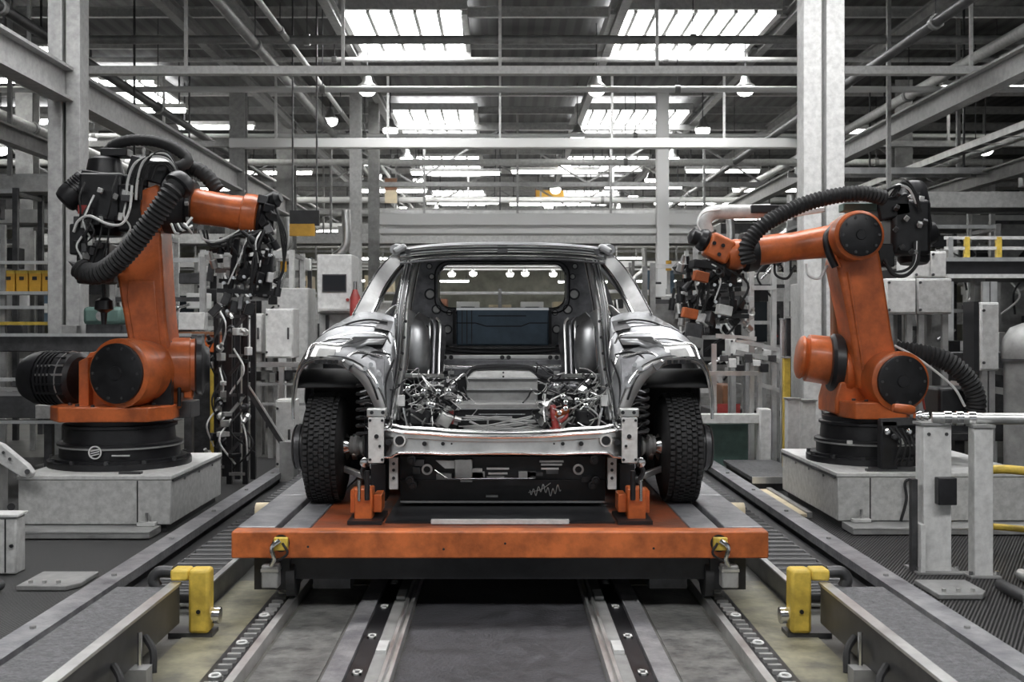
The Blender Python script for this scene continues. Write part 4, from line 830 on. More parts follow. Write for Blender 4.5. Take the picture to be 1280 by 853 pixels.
    for q in range(3): MB().tube([P(345,262,-.1), P(352+3*q,300,-.12), P(354-2*q,340+5*q,-.1), P(340,352,-.08)], .006, 6).build('tool_cable', M['rubber'], t)
robot_one()
# ---- robot whose elbow disc faces out
def robot_two():
    Yc = 6.75; P = lambda px, py, dy=0.0: S(px, py, Yc+dy)
    t = thing('industrial_robot', (2.24, Yc, .318), 'orange robot arm with a round black elbow disc, forearm reaching towards the car', 'robot arm')
    robot_base(t, (2.24, 6.75), .318, .30, (.20,.32,.10), -.1)
    st = MB().obox(S(1062,553,6.43), (.03,.012,.02)).build('rating_plate', M['pale'], t)
    # shoulder: orange gear housing with black flange, then the joint ring, then the big disc
    g = MB().lathe(P(996,446,.10), (1,-.1,-.12), [(0,.10),(.015,.13),(.03,.135),(.05,.12),(.06,.145),(.21,.15),(.22,.16)], 40).build('gear_housing', M['orange'], t)
    MB().lathe(P(1036,454,.04), (1,-.1,-.05), [(0,.16),(.02,.18),(.07,.18),(.09,.14)], 40).build('black_flange', M['black'], g)
    MB().lathe(P(1050,464,.0), (1,-.12,0), [(0,.12),(.02,.155),(.05,.155),(.07,.14),(.16,.13)], 40).build('shoulder_ring', M['orange'], t)
    MB().lathe(P(1058,464,-.02), (1,-.1,0), [(0,.125),(.03,.128)], 40).build('ring_cover', M['black'], t)
    MB().prism([P(1044,500,-.12), P(1050,478,-.12), P(1100,474,-.12), P(1116,500,-.12), P(1116,520,-.12), P(1044,518,-.12)], (0,.36,0)).build('shoulder_casting', M['orange'], t, bev=.012)
    disc_joint(t, P(1127,477,-.34), (-.12,1,0), .150, .34, 'shoulder_joint')
    # lower arm
    fr = [P(1046,330,-.2), P(1050,312,-.2), P(1062,300,-.2), P(1096,300,-.2), P(1101,322,-.2), P(1108,366,-.2), P(1116,420,-.2), P(1123,452,-.2), P(1118,480,-.2), P(1096,492,-.2), P(1074,486,-.2), P(1070,460,-.2), P(1061,400,-.2)]
    la = MB().prism(fr, (0,.26,0)).build('lower_arm', M['orange'], t, bev=.018)
    MB().tube([P(1060,340,-.205), P(1068,390,-.205), P(1076,440,-.205), P(1082,484,-.205)], .008, 6).build('arm_ridge', M['orange'], la)
    MB().beam(P(1046,345,.1), P(1047,430,.1), .07, .08, Vector((0,1,0))).build('balance_link', M['brown'], t, bev=.01)
    MB().tube([P(1044,282,-.16), P(1033,296,-.2), P(1036,316,-.21), P(1044,334,-.21)], .022, 10).build('arm_strap', M['black'], t); MB().tube([P(1052,282,-.16), P(1041,298,-.2), P(1043,316,-.21), P(1050,334,-.21)], .012, 10).build('arm_strap', M['orange'], t)
    disc_joint(t, P(1075,294,-.36), (0,1,0), .122, .26, 'elbow_joint', collar=1.18)
    # forearm
    ax0, ax1 = P(1046,301,-.10), P(938,315,-.16); d = ax1-ax0
    fa = MB().lathe(ax0, d, [(0,.12),(.04,.098),(.30,.082),(.33,.088),(d.length,.086)], 36).build('forearm', M['orange'], t)
    MB().lathe(P(944,314,-.16), d, [(0,.10),(.01,.118),(.07,.118),(.08,.10)], 30).build('black_band', M['black'], fa)
    MB().lathe(P(930,317,-.16), d, [(0,.085),(.05,.092),(.09,.085),(.11,.075)], 30).build('wrist_flange', M['orange'], fa)
    w_ = MB().obox(P(898,311,-.18), (.15,.13,.15), (0,.45,0)).build('wrist_block', M['orange'], t, bev=.02)
    for a, b in ((893,304),(904,307),(899,318)): MB().cyl(P(a,b,-.25), P(a,b,-.262), .012, n=10).build('wrist_bolt', M['black'], w_)
    MB().lathe(P(884,302,-.18), (-1,-.1,.35), [(0,.06),(.02,.07),(.05,.06),(.06,.045),(.10,.05),(.12,.02)], 24).build('wrist_nose', M['black'], t)
    # pale dress-pack cover above the wrist
    MB().tube([P(884,292,-.02), P(880,278,-.02), P(888,267,-.0), P(905,265,.02), P(932,265,.04), P(962,264,.06)], .045, 12, 6).build('dress_cover', M['pale'], t)
    MB().tube([P(878,292,-.08), P(872,280,-.08), P(880,266,-.06), P(900,262,-.05)], .006, 6).build('cover_wire', M['whitewire'], t)
    MB().obox(P(958,262,.02), (.20,.08,.05)).build('cover_clamp', M['black'], t, bev=.006); MB().beam(P(960,274,.0), P(1030,262,.0), .05, .03).build('hose_rail', M['alu'], t, bev=.004)
    # hose and rear cluster
    MB().tube([P(936,330,-.30), P(933,310,-.30), P(942,294,-.30), P(960,278,-.30), P(985,264,-.28), P(1015,252,-.27), P(1050,244,-.26), P(1080,242,-.25), P(1106,248,-.22)], .044, 14, 10, corr=.10, pitch=.012).build('ribbed_hose', M['rubber'], t)
    MB().obox(P(1132,286,-.02), (.24,.22,.34)).build('motor_block', M['black'], t, bev=.03)
    MB().obox(P(1112,260,-.05), (.20,.16,.14), (0,-.2,0)).build('hose_holder', M['black'], t, bev=.015); MB().obox(P(1072,260,-.1), (.20,.10,.05)).build('green_block', M['green'], t, bev=.006)
    fin_motor(t, P(1142,330,.0), P(1140,228,.05), .10, 'wrist_drive_motor'); fin_motor(t, P(1110,300,.02), P(1168,290,.06), .085, 'axis_motor')
    MB().prism([P(1150,240,-.1), P(1163,262,-.1), P(1166,280,-.1), P(1160,308,-.1), P(1150,312,-.1)], (0,.1,0)).build('side_cover', M['black'], t, bev=.006)
    MB().obox(P(1104,320,-.06), (.10,.12,.14)).build('connector_box', M['black'], t, bev=.01)
    rr = random.Random(3)
    for q in range(12): MB().obox(P(rr.uniform(1108,1158), rr.uniform(240,326), -.16), (.025,.03,.03), (rr.random(), rr.random(), 0)).build('connector', M[('dark','pale','dark','mid')[q % 4]], t, bev=.003)
    for q in range(6): MB().tube([P(1100+4*q,246,-.16), P(1112+4*q,236-2*q,-.18), P(1130+3*q,232+2*q,-.18), P(1142+2*q,246+4*q,-.16)], .006 if q % 2 else .01, 6).build('looped_cable', M['whitewire' if q == 2 else 'rubber'], t)
    for q in range(3): MB().tube([P(1106,324+3*q,-.15), P(1116,342+2*q-3*q,-.18), P(1132,344-3*q,-.18), P(1146-2*q,328,-.17), P(1148-2*q,302,-.15)], .010 if q else .014, 8).build('hanging_loop', M['rubber' if q != 1 else 'whitewire'], t)
    for q in range(2): MB().tube([P(968+40*q,330,-.12), P(970+40*q,344,-.14), P(984+40*q,348,-.14), P(994+40*q,332,-.12)], .008, 6).build('hanging_cable', M['whitewire' if q else 'rubber'], t)
    # lower hose arc and cables
    MB().tube([P(1120,438,-.1), P(1150,442,-.14), P(1180,450,-.16), P(1206,470,-.16), P(1220,498,-.14), P(1216,528,-.1)], .055, 14, 10, corr=.10, pitch=.012).build('base_hose', M['rubber'], t)
    MB().tube([P(1118,432,-.15), P(1150,450,-.2), P(1190,482,-.2), P(1206,508,-.16)], .008, 6).build('base_cable', M['whitewire'], t); MB().tube([P(1140,446,-.2), P(1150,480,-.22), P(1156,512,-.2)], .007, 6).build('base_cable', M['red'], t)
    MB().obox(P(1186,512,.05), (.22,.25,.28)).build('cable_box', M['black'], t, bev=.02)
    # tool
    gripper(t, P, (884,332,-.15), -1, 77, (893,420), 1.45)
    for a, b, m in ((876,346,'orange'),(862,392,'orange'),(905,388,'pale'),(868,428,'mid')): MB().obox(P(a,b,-.25), (.09,.05,.06), (0,.2,.2)).build('tool_block', M[m], t, bev=.006)
    MB().beam(P(868,404,-.2), P(864,432,-.2), .10, .08, Vector((0,1,0))).build('tool_foot', M['dark'], t, bev=.008)
robot_two()
# ================================================================ near equipment
def up(px0, px1, Y): return (px0-CX)/F*Y, (px1-CX)/F*Y
def zz(py, Y): return CAMZ-(py-CY)/F*Y
def cabinet(px0, py0, px1, py1, Y, dep, label, m='grey', base=None, doors=1, name='control_cabinet', handle=True, cat='cabinet', slots=0):
    # a steel cabinet whose front stands at depth Y; base 'legs' stands it on a frame, 'floor' carries it to the ground
    x0, x1 = up(px0, px1, Y); z1, z0 = zz(py0, Y), zz(py1, Y)
    t = thing(name, ((x0+x1)/2, Y+dep/2, 0), label, cat)
    if base == 'floor': z0 = .06; MB().box(x0+.02, x1-.02, Y+.02, Y+dep-.02, 0, .06).build('plinth', M['dark'], t)
    MB().box(x0, x1, Y+.015, Y+dep, z0, z1).build('body', M[m], t, bev=.008)
    wd = (x1-x0)/doors
    for k in range(doors):
        d = MB().box(x0+k*wd+.008, x0+(k+1)*wd-.008, Y, Y+.015, z0+.012, z1-.012).build('door', M[m], t, bev=.004)
        if handle: MB().box(x0+(k+1)*wd-.045, x0+(k+1)*wd-.03, Y-.015, Y, (z0+z1)/2-.05, (z0+z1)/2+.05).build('handle', M['dark'], d)
        for q in range(slots): MB().box(x0+k*wd+.04, x0+(k+1)*wd-.06, Y-.002, Y, z0+.1+.03*q, z0+.112+.03*q).build('vent', M['black'], d)
        for q in (.12, .88): MB().cyl((x0+k*wd+.018, Y-.012, z0+(z1-z0)*q), (x0+k*wd+.018, Y, z0+(z1-z0)*q), .010, n=8).build('hinge', M['dark'], d)
    if base == 'legs':
        for a in (x0+.02, x1-.06):
            for b in (Y+.03, Y+dep-.07): MB().box(a, a+.04, b, b+.04, 0, z0+.005).build('leg', M['mid'], t)
    return t
def post(px, py0, Y, wd, label, m='pale', name='post', dep=None, cap=True, x=None):
    x = up(px, px, Y)[0]; z1 = zz(py0, Y); d = dep or wd
    t = thing(name, (x, Y, 0), label, 'post')
    MB().box(x-wd/2, x+wd/2, Y, Y+d, .0, z1).build('shaft', M[m], t, bev=.004)
    MB().box(x-wd*.8, x+wd*.8, Y-wd*.3, Y+d+wd*.3, 0, .015).build('foot_plate', M['mid'], t)
    if cap: MB().box(x-wd*.58, x+wd*.58, Y-.008, Y+d+.008, z1, z1+.012).build('cap', M['mid'], t)
    for q in (-1, 1): MB().cyl((x+q*wd*.68, Y-.0, .015), (x+q*wd*.68, Y-.0, .035), .010, n=6).build('anchor_bolt', M['chrome'], t)
    return t
# ---- fence in front of the disc-elbow robot
t = post(1172, 532, 5.05, .128, 'thick pale post with black switch box before the disc-elbow robot', 'pale', 'fence_post', .10)
MB().box(up(1168,1191,5.05)[0], up(1168,1191,5.05)[1], 5.0, 5.05, zz(632,5.0), zz(598,5.0)).build('switch_box', M['black'], t, bev=.004)
MB().box(1.905, 1.925, 5.02, 5.10, 0, zz(655,5.05)).build('side_plate', M['pale'], t); MB().box(1.88, 1.905, 5.06, 5.10, .01, zz(600,5.05)).build('cable_duct', M['dark'], t)
for q in (-1,1): MB().cyl((t.location.x+q*.04, 5.045, zz(543,5.05)), (t.location.x+q*.04, 5.05, zz(543,5.05)), .008, n=8).build('bolt', M['dark'], t)
post(1230, 535, 4.96, .085, 'slimmer pale post standing just outside the thick fence post', 'pale', 'fence_post', .07)
t = thing('hand_rail', (2.2, 5.0, 0), 'round pale rail pipe lying across the fence post tops', 'rail')
MB().tube([(1.97, 5.06, .712), (2.15, 5.02, .712), (2.6, 4.95, .715), (3.6, 4.8, .715)], .026, 14, 6).build('rail_pipe', M['alu'], t)
for x, y in ((1.99, 5.09), (2.163, 4.99)): MB().box(x-.03, x+.03, y-.03, y+.03, .680 if x < 2.1 else .685, .69).build('saddle', M['mid'], t)
for q in range(3): MB().lathe((2.02+.05*q, 5.05-.012*q, .712), (1,-.2,0), [(0,.033),(.03,.033)], 14).build('clamp_ring', M['chrome'], t)
t = thing('post', (3.55, 4.8, 0), 'rail support post at the far end of the round fence rail', 'post'); MB().box(3.50, 3.58, 4.77, 4.84, 0, .69).build('shaft', M['pale'], t); MB().box(3.46, 3.62, 4.73, 4.88, 0, .012).build('foot_plate', M['mid'], t)
t = thing('valve_assembly', (2.18, 6.25, .3185), 'valve cluster with orange fitting on the disc-elbow robot pedestal', 'valve')
MB().box(2.14, 2.23, 6.22, 6.30, .325, .60).build('valve_post', M['black'], t, bev=.006); MB().box(2.10, 2.36, 6.19, 6.33, .3185, .328).build('foot_plate', M['dark'], t)
MB().lathe(S(1116,510,6.2), (1,0,-.12), [(0,.022),(.02,.028),(.10,.028),(.12,.02)], 14).build('orange_fitting', M['orange'], t); MB().lathe(S(1143,520,6.2), (1,0,-.1), [(0,.02),(.02,.034),(.03,.034),(.04,.02),(.07,.03),(.09,.02)], 14).build('coupling', M['chrome'], t)
for q in range(6): MB().lathe(S(1108+9*q,540+6*(q % 3),6.21), (0,-1,.1), [(0,.014),(.02,.018),(.03,.010)], 10).build('fitting', M[('chrome','dark','alu')[q % 3]], t)
for q in range(4): MB().tube([S(1112+8*q,535,6.22), S(1126+6*q,552+4*q,6.17), S(1118+8*q,582,6.22)], .006, 6).build('air_line', M['rubber'], t)
MB().beam(S(1100,528,6.24), S(1158,526,6.24), .04, .04).build('manifold', M['dark'], t)
t = thing('cable_loop', (1.84, 6.13, 0), 'thin dark cable hanging down the front of the disc-elbow robot pedestal', 'cable')
MB().tube([S(1150,600,6.12), S(1132,602,6.12), S(1133,625,6.12), S(1126,652,6.12)], .008, 6).build('cable_run', M['rubber'], t)
t = thing('tube_guard', (2.55, 5.5, 0), 'bent yellow tube guard at the floor beyond the fence posts', 'guard')
MB().tube([(2.40, 5.5, .0), (2.40, 5.5, .36), (2.46, 5.5, .42), (2.68, 5.45, .40), (2.74, 5.44, .34), (2.74, 5.44, 0)], .022, 12).build('guard_tube', M['yellow'], t)
MB().cyl((2.41, 5.5, .14), (2.73, 5.44, .12), .016, n=10).build('cross_tube', M['yellow'], t)
for x, y in ((2.40, 5.5), (2.74, 5.44)): MB().cyl((x, y, 0), (x, y, .012), .045, n=16).build('foot', M['dark'], t)
for (x0, x1, y0, y1, lb) in ((1.80, 2.02, 4.55, 4.82, 'low grey floor plate in front of the thick fence post'), (-2.05, -1.80, 4.70, 4.98, 'low grey floor plate before the ribbed-hose robot pedestal')):
    t = thing('floor_plate', ((x0+x1)/2, y0, 0), lb, 'plate'); MB().prism([(x0, y0, .008), (x1-.04, y0, .008), (x1, y0+.06, .008), (x1, y1, .008), (x0, y1, .008)], (0, 0, .022)).build('plate', M['mid'], t, bev=.004)
    for q in range(3): MB().cyl((x0+.04+.06*q, y0+.05, .03), (x0+.04+.06*q, y0+.05, .042), .010, n=6).build('bolt', M['alu'], t)
for i, (x, y0, y1, lb) in enumerate(((2.12, 3.2, 4.7, 'dark pipe on the floor outside the low plate near the fence'), (-2.12, 3.2, 4.7, 'dark pipe on the floor near the grey box edge'), (2.3, 3.4, 4.9, 'thin pale pipe on the floor by the slim post'))):
    t = thing('floor_pipe', (x, y0, 0), lb, 'pipe'); MB().cyl((x, y0, .035), (x, y1, .035), .025, n=12).build('pipe_run', M['dark' if i < 2 else 'alu'], t)
    for q in (.2, .8): y = y0+(y1-y0)*q; MB().box(x-.04, x+.04, y-.015, y+.015, .0, .062).build('pipe_clip', M['mid'], t)
# ---- grey box and arm near the ribbed-hose robot
t = thing('terminal_box', (-2.33, 5.1, 0), 'grey steel box at the picture edge in front of the robot pedestal', 'box')
MB().box(-2.60, -2.18, 5.0, 5.10, .01, .268).build('body', M['grey'], t, bev=.008); MB().box(-2.61, -2.17, 4.99, 5.11, .268, .282).build('lid', M['pale'], t, bev=.004); MB().cyl((-2.20, 5.0, .14), (-2.20, 4.99, .14), .008, n=10).build('lock', M['black'], t); MB().box(-2.232, -2.226, 4.997, 5.0, .02, .26).build('door_seam', M['black'], t)
t = thing('support_arm', (-2.55, 5.9, 0), 'flat grey arm with bolted round end leaning on the robot pedestal', 'arm')
MB().prism([S(-20,548,5.9), S(2,556,5.9), S(34,582,5.9), S(41,592,5.9), S(36,599,5.9), S(26,597,5.9), S(-4,578,5.9), S(-20,572,5.9)], (0,.05,0)).build('arm_plate', M['pale'], t, bev=.006)
for a, b in ((34,590),(12,574),(4,566)): MB().cyl(S(a,b,5.9), S(a,b,5.88), .014 if a == 34 else .008, n=12).build('pivot_bolt', M['dark'], t)
MB().box(-2.76, -2.66, 5.9, 6.0, 0, zz(560,5.95)).build('arm_post', M['mid'], t); MB().cyl(S(14,634,5.95), S(14,634,5.92), .02, n=14).build('pin', M['black'], t)
t = thing('side_bench', (-3.2, 7.3, 0), 'dark bench with pale rails beside the robot shoulder motor', 'bench')
for y in (474, 486, 527): MB().box(-3.9, -2.72, 7.2, 7.26, zz(y+3,7.2), zz(y-1,7.2)).build('bench_rail', M['alu' if y != 486 else 'mid'], t)
MB().box(-3.9, -2.76, 7.27, 7.8, zz(524,7.2), zz(496,7.2)).build('bench_top', M['dark'], t, bev=.006); MB().box(up(48,74,7.2)[0], up(48,74,7.2)[1], 7.15, 7.2, zz(523,7.2), zz(506,7.2)).build('switch_box', M['grey'], t, bev=.004)
for x in (-3.85, -3.0, -2.8): MB().box(x, x+.05, 7.3, 7.35, 0, zz(524,7.2)).build('leg', M['dark'], t)
for q in range(8): MB().cyl((-3.8+.13*q, 7.22, zz(480,7.2)), (-3.8+.13*q, 7.19, zz(480,7.2)), .02, n=10).build('bench_fitting', M['dark' if q % 2 else 'mid'], t)
# ---- crates on a flow rack behind the first column
t = thing('flow_rack', (-4.4, 9.6, 0), 'flow rack with pale and yellow rails holding the yellow crates', 'rack')
for x in (-5.2, -4.28, -3.80):
    for y in (9.5, 10.1): MB().box(x, x+.04, y, y+.04, 0, 2.0).build('upright', M['mid'], t)
for k, (py, m) in enumerate(((328,'alu'),(366,'alu'),(384,'alu'),(404,'yellow'),(424,'dark'))):
    MB().box(-5.25, -3.72, 9.47, 9.5, zz(py+2.5,9.5), zz(py-1.5,9.5)).build('shelf_rail', M[m], t)
    if k in (1, 3): MB().box(-5.2, -3.76, 9.5, 10.1, zz(py+1,9.5), zz(py,9.5)).build('shelf', M['mid'], t)
for q in range(4):
    x = -4.62+.118*q-.0; c = thing('crate', (-4.27+.112*q, 9.6, 0), 'yellow crate on the flow rack, %s counting towards the column' % ['first', 'second', 'third', 'fourth'][q], 'crate', 'yellow crates on the flow rack')
    x0 = -4.27+.112*q; z0 = zz(366,9.5)+.0; mb = MB().box(x0, x0+.10, 9.53, 9.9, z0, z0+.19); mb.build('crate_shell', M['amber'], c, bev=.006)
    MB().box(x0-.003, x0+.103, 9.527, 9.903, z0+.165, z0+.192).build('rim', M['yellow'], c); MB().box(x0+.03, x0+.07, 9.524, 9.528, z0+.11, z0+.14).build('grip_hole', M['black'], c)
t = thing('machine_bench', (-3.9, 8.5, 0), 'long dark machine bench behind the ribbed-hose robot', 'bench')
MB().box(-5.4, -2.35, 8.45, 9.0-.16, zz(440,8.45), zz(418,8.45)).build('bench_top', M['dark'], t, bev=.008); MB().box(-5.4, -2.35, 8.43, 8.45, zz(421,8.45), zz(417,8.45)).build('edge_strip', M['alu'], t)
for x in (-5.3, -4.2, -3.3, -2.42): MB().box(x, x+.06, 8.5, 8.56, 0, zz(440,8.45)).build('leg', M['dark'], t)
for q in range(6): MB().obox((-5.0+.42*q, 8.6, zz(418,8.45)+.035), (.12,.10,.07)).build('tool_block', M[('black','mid','dark')[q % 3]], t, bev=.006)
t = thing('motor_housing', (-3.05, 8.55, 0), 'grey-green rounded box on the machine bench beside the column', 'box'); z = zz(418,8.45)
MB().box(-3.2, -2.9, 8.5, 8.75, z+.072, z+.21).build('housing', M['green'], t, bev=.03); MB().box(-3.18, -2.92, 8.52, 8.72, z, z+.075).build('foot', M['dark'], t); MB().cyl((-3.05, 8.5, z+.14), (-3.05, 8.48, z+.14), .04, n=16).build('cover', M['mid'], t)
# ---- equipment between the ribbed-hose robot and the car
t = thing('parts_box', (-2.4, 9.0, 0), 'orange parts box on a stand behind the shoulder gear', 'box')
x0, x1 = up(226,270,9.0); MB().box(x0, x1, 9.0, 9.3, zz(441,9), zz(419,9)).build('box_shell', M['orange'], t, bev=.008); MB().box(x0-.01, x1+.01, 8.99, 9.31, zz(419,9), zz(415,9)).build('lid', M['brown'], t); MB().box(x0+.02, x1-.02, 9.05, 9.25, .0, zz(441,9)).build('stand', M['dark'], t)
post(267, 458, 8.9, .06, 'yellow guard post behind the tool stand', 'yellow', 'guard_post'); post(287, 470, 9.3, .03, 'thin greenish yellow post next to the tool stand', 'yellow', 'guard_post')
def tool_stand(px, py0, Y, wd, label, seed, m='black', dep=.25):
    r = random.Random(seed); x0, x1 = up(px-wd/2, px+wd/2, Y); z1 = zz(py0, Y); t = thing('tool_stand', ((x0+x1)/2, Y, 0), label, 'stand')
    for x in (x0, x1):
        for y in (Y, Y+dep): MB().box(x-.018, x+.018, y-.018, y+.018, 0, z1).build('upright', M[m], t)
    n = int(z1/.14)
    for k in range(n): MB().beam((x0, Y-.01, .08+.14*k), (x1, Y-.01, .08+.14*((k+1) if k % 2 else k)), .022, .022).build('brace', M['dark' if k % 3 else 'mid'], t)
    for k in range(14):
        p = Vector((r.uniform(x0-.04, x1+.04), Y-.03-r.random()*.05, r.uniform(.15, z1)))
        if k % 2: MB().lathe(p, (r.uniform(-1,1), -.6, r.uniform(-1,1)), [(0,.025),(.03,.03),(.032,.015),(.07,.013)], 10).build('clamp', M[('chrome','dark','black','alu')[k % 4]], t)
        else: MB().obox(p, (r.uniform(.03,.08), .05, r.uniform(.03,.06)), (0, 0, r.random())).build('valve', M[('pale','black','mid')[k % 3]], t, bev=.004)
    for k in range(6):
        a = Vector((r.uniform(x0, x1), Y-.04, r.uniform(.4, z1))); MB().tube([a, a+Vector((r.uniform(-.1,.1), -.05, -.15)), a+Vector((r.uniform(-.08,.08), 0, -.32))], .007, 6).build('hose', M['rubber' if k % 2 else 'whitewire'], t)
    return t
tool_stand(297, 372, 7.9, 20, 'black lattice tool stand with clamps under the gripper', 5); tool_stand(276, 380, 8.3, 10, 'slim black stand behind the lattice tool stand', 6)
t = thing('strut', (-1.8, 8.0, 0), 'diagonal dark strut from the tool stand down to the floor', 'strut'); MB().beam(S(308,484,7.9), S(354,556,7.9)+Vector((0,0,-.0)), .035, .035, Vector((0,1,0))).build('strut_bar', M['dark'], t); MB().beam(S(312,484,7.87), S(358,556,7.87), .012, .012, Vector((0,1,0))).build('strut_edge', M['alu'], t); MB().box(-1.56, -1.46, 7.85, 8.0, 0, zz(552,7.9)).build('strut_foot', M['mid'], t)
cabinet(331, 386, 366, 448, 9.4, .3, 'light grey cabinet on the frame between tool stand and car', 'pale', 'legs')
cabinet(309, 392, 328, 442, 9.6, .25, 'narrow pale cabinet beside the light grey cabinet near the tool stand', 'pale', 'legs')
cabinet(346, 360, 386, 384, 10.6, .4, 'pale flat housing behind the light grey cabinet', 'pale', 'floor', handle=False)
cabinet(344, 500, 368, 556, 8.1, .2, 'low pale box on the floor beside the car wheel', 'pale', 'floor')
t = thing('frame_table', (-2.0, 9.35, 0), 'pale tube frame under the light grey cabinet', 'frame')
MB().box(up(300,1,9.3)[0], up(402,1,9.3)[0], 9.28, 9.36, zz(459,9.3), zz(453,9.3)).build('table_rail', M['alu'], t)
for px in (303, 352, 399): x = up(px,px,9.3)[0]; MB().box(x-.02, x+.02, 9.28, 9.33, 0, zz(458,9.3)).build('leg', M['alu'], t)
for py in (480, 505): MB().box(up(300,1,9.3)[0], up(402,1,9.3)[0], 9.29, 9.33, zz(py+2,9.3), zz(py-1,9.3)).build('shelf_rail', M['mid'], t)
for q in range(9): x = up(310+10*q,1,9.3)[0]; MB().obox((x, 9.4, zz(480,9.3)+.05+.01*(q % 3)), (.05,.1,.08), (0,0,q)).build('tool_block', M[('black','dark','mid','red' if q == 7 else 'alu')[q % 4]], t)
# machine with the black screen
t = thing('operator_terminal', (-1.55, 10.4, 0), 'pale machine terminal with a black screen beside the car pillar', 'terminal'); Y = 10.3
x0, x1 = up(396,440,Y); MB().box(x0, x1, Y, Y+.5, zz(392,Y), zz(318,Y)).build('head', M['pale'], t, bev=.012); s_ = up(403,433,Y); f = MB().box(s_[0], s_[1], Y-.012, Y, zz(365,Y), zz(343,Y)).build('screen_frame', M['dark'], t); MB().box(s_[0]+.01, s_[1]-.01, Y-.015, Y-.011, zz(363.5,Y), zz(344.5,Y)).build('screen', M['screen'], f)
MB().box(x0+.02, x1-.02, Y+.02, Y+.45, .0, zz(392,Y)).build('pedestal', M['mid'], t, bev=.006); MB().box(up(400,1,Y)[0], up(437,1,Y)[0], Y-.08, Y, zz(389,Y), zz(386,Y)).build('keyboard_shelf', M['alu'], t); MB().box(up(407,1,Y)[0], up(411,1,Y)[0], Y-.01, Y+.02, .1, zz(394,Y)).build('dark_slot', M['black'], t)
MB().cyl((x1-.04, Y-.012, zz(375,Y)), (x1-.04, Y, zz(375,Y)), .016, n=12).build('button', M['red'], t)
t = thing('gas_bottle', (up(444,1,10.2)[0], 10.2, 0), 'red cylinder beside the machine with the black screen', 'cylinder'); x = up(444,1,10.2)[0]; MB().lathe((x,10.2,0), (0,0,1), [(0,.05),(zz(362,10.2)-.08,.05),(zz(362,10.2)-.03,.03),(zz(362,10.2),.02)], 16).build('bottle_shell', M['red'], t); MB().cyl((x,10.2,zz(362,10.2)), (x,10.2,zz(352,10.2)), .018, n=10).build('valve', M['chrome'], t)
t = thing('hanging_sign', (-2.1, 12.0, 0), 'hanging sign, black above and yellow below, near the pale slender column', 'sign')
x0, x1 = up(362,399,12); MB().box(x0, x1, 12.0, 12.05, zz(282,12), zz(263,12)).build('black_panel', M['black'], t); MB().box(x0, x1-.05, 11.995, 12.05, zz(295,12), zz(280,12)).build('yellow_panel', M['amber'], t)
for x in (x0+.03, x1-.03): MB().box(x-.008, x+.008, 12.01, 12.03, zz(263,12), ROOF).build('hanger', M['dark'], t)
t = thing('hanging_sign', (.65, 25, 0), 'small amber sign hung deep in the hall above the white girder', 'sign'); x0, x1 = up(670,705,25); MB().box(x0, x1, 25, 25.06, zz(250,25), zz(238,25)).build('panel', M['amber'], t); MB().box(x0-.02, x0, 24.99, 25.07, zz(252,25), zz(236,25)).build('edge', M['brown'], t)
for x in (x0+.05, x1-.05): MB().box(x-.01, x+.01, 25.02, 25.04, zz(238,25), ROOF).build('hanger', M['dark'], t)
t = thing('hanging_sign', (-2.3, 21, 0), 'narrow brown and cream board hung beside the dark slender column', 'sign'); x0, x1 = up(481,496,21); MB().box(x0, x1, 21, 21.05, zz(238,21), zz(223,21)).build('brown_panel', M['brown'], t); MB().box(x0, x1, 21, 21.05, zz(254,21), zz(238,21)).build('cream_panel', M['cream'], t); MB().box((x0+x1)/2-.01, (x0+x1)/2+.01, 21.01, 21.03, zz(223,21), ROOF).build('hanger', M['dark'], t)
# ---- equipment between the car and the disc-elbow robot
t = thing('stop_frame', (2.0, 8.8, 0), 'low grey cross beam with end post behind the car wheel', 'frame'); Y = 8.7
x0, x1 = up(868,952,Y); MB().box(x0, x1, Y, Y+.1, zz(530,Y), zz(518,Y)).build('cross_rail', M['pale'], t, bev=.006); MB().box(x1-.02, x1+.07, Y-.03, Y+.1, .0, zz(511,Y)).build('end_post', M['pale'], t, bev=.01); MB().box(x0+.08, x1-.08, Y+.12, Y+.14, .02, zz(532,Y)).build('green_panel', M['green'], t); MB().box(x0, x0+.05, Y+.02, Y+.08, 0, zz(530,Y)).build('leg', M['pale'], t)
t = thing('step_plate', (2.0, 8.0, 0), 'raised tread plate on the floor before the low cross beam', 'step'); MB().box(1.72, 2.12, 7.55, 8.55, .07, .10).build('tread', M['plate'], t, bev=.004); MB().box(1.74, 2.10, 7.57, 8.53, 0, .07).build('riser', M['dark'], t); MB().box(1.715, 2.125, 7.54, 7.55, .06, .105).build('nosing', M['alu'], t)
t = thing('floor_plate', (1.75, 6.9, 0), 'long cream floor plate beside the guide rail at the pedestal', 'plate'); MB().box(1.70, 1.80, 6.5, 7.5, .01, .03).build('plate', M['cream'], t, bev=.003); MB().box(1.80, 1.83, 6.5, 7.5, 0, .04).build('curb', M['mid'], t)
post(992, 500, 7.8, .085, 'pale capped post behind the pedestal corner, beside the yellow tipped one', 'pale', 'fence_post'); post(1012, 502, 8.2, .10, 'pale capped post behind the orange shoulder gear', 'pale', 'fence_post')
t = post(986, 398, 8.3, .035, 'tall dark post with pale strip behind the pale capped post', 'black', 'fence_post'); post(979, 400, 8.35, .035, 'tall pale post touching the tall dark post', 'alu', 'fence_post')
t = post(984, 448, 8.1, .05, 'yellow guard post before the tall dark post', 'yellow', 'guard_post')
t = thing('mesh_fence', (1.95, 8.9, 0), 'pale rail fence between car and disc-elbow robot', 'fence')
for px in (893, 940, 950, 968): x = up(px,1,8.9)[0]; MB().box(x-.018, x+.018, 8.9, 8.94, 0, zz(332 if px in (940,968) else 430,8.9)).build('upright', M['alu'], t)
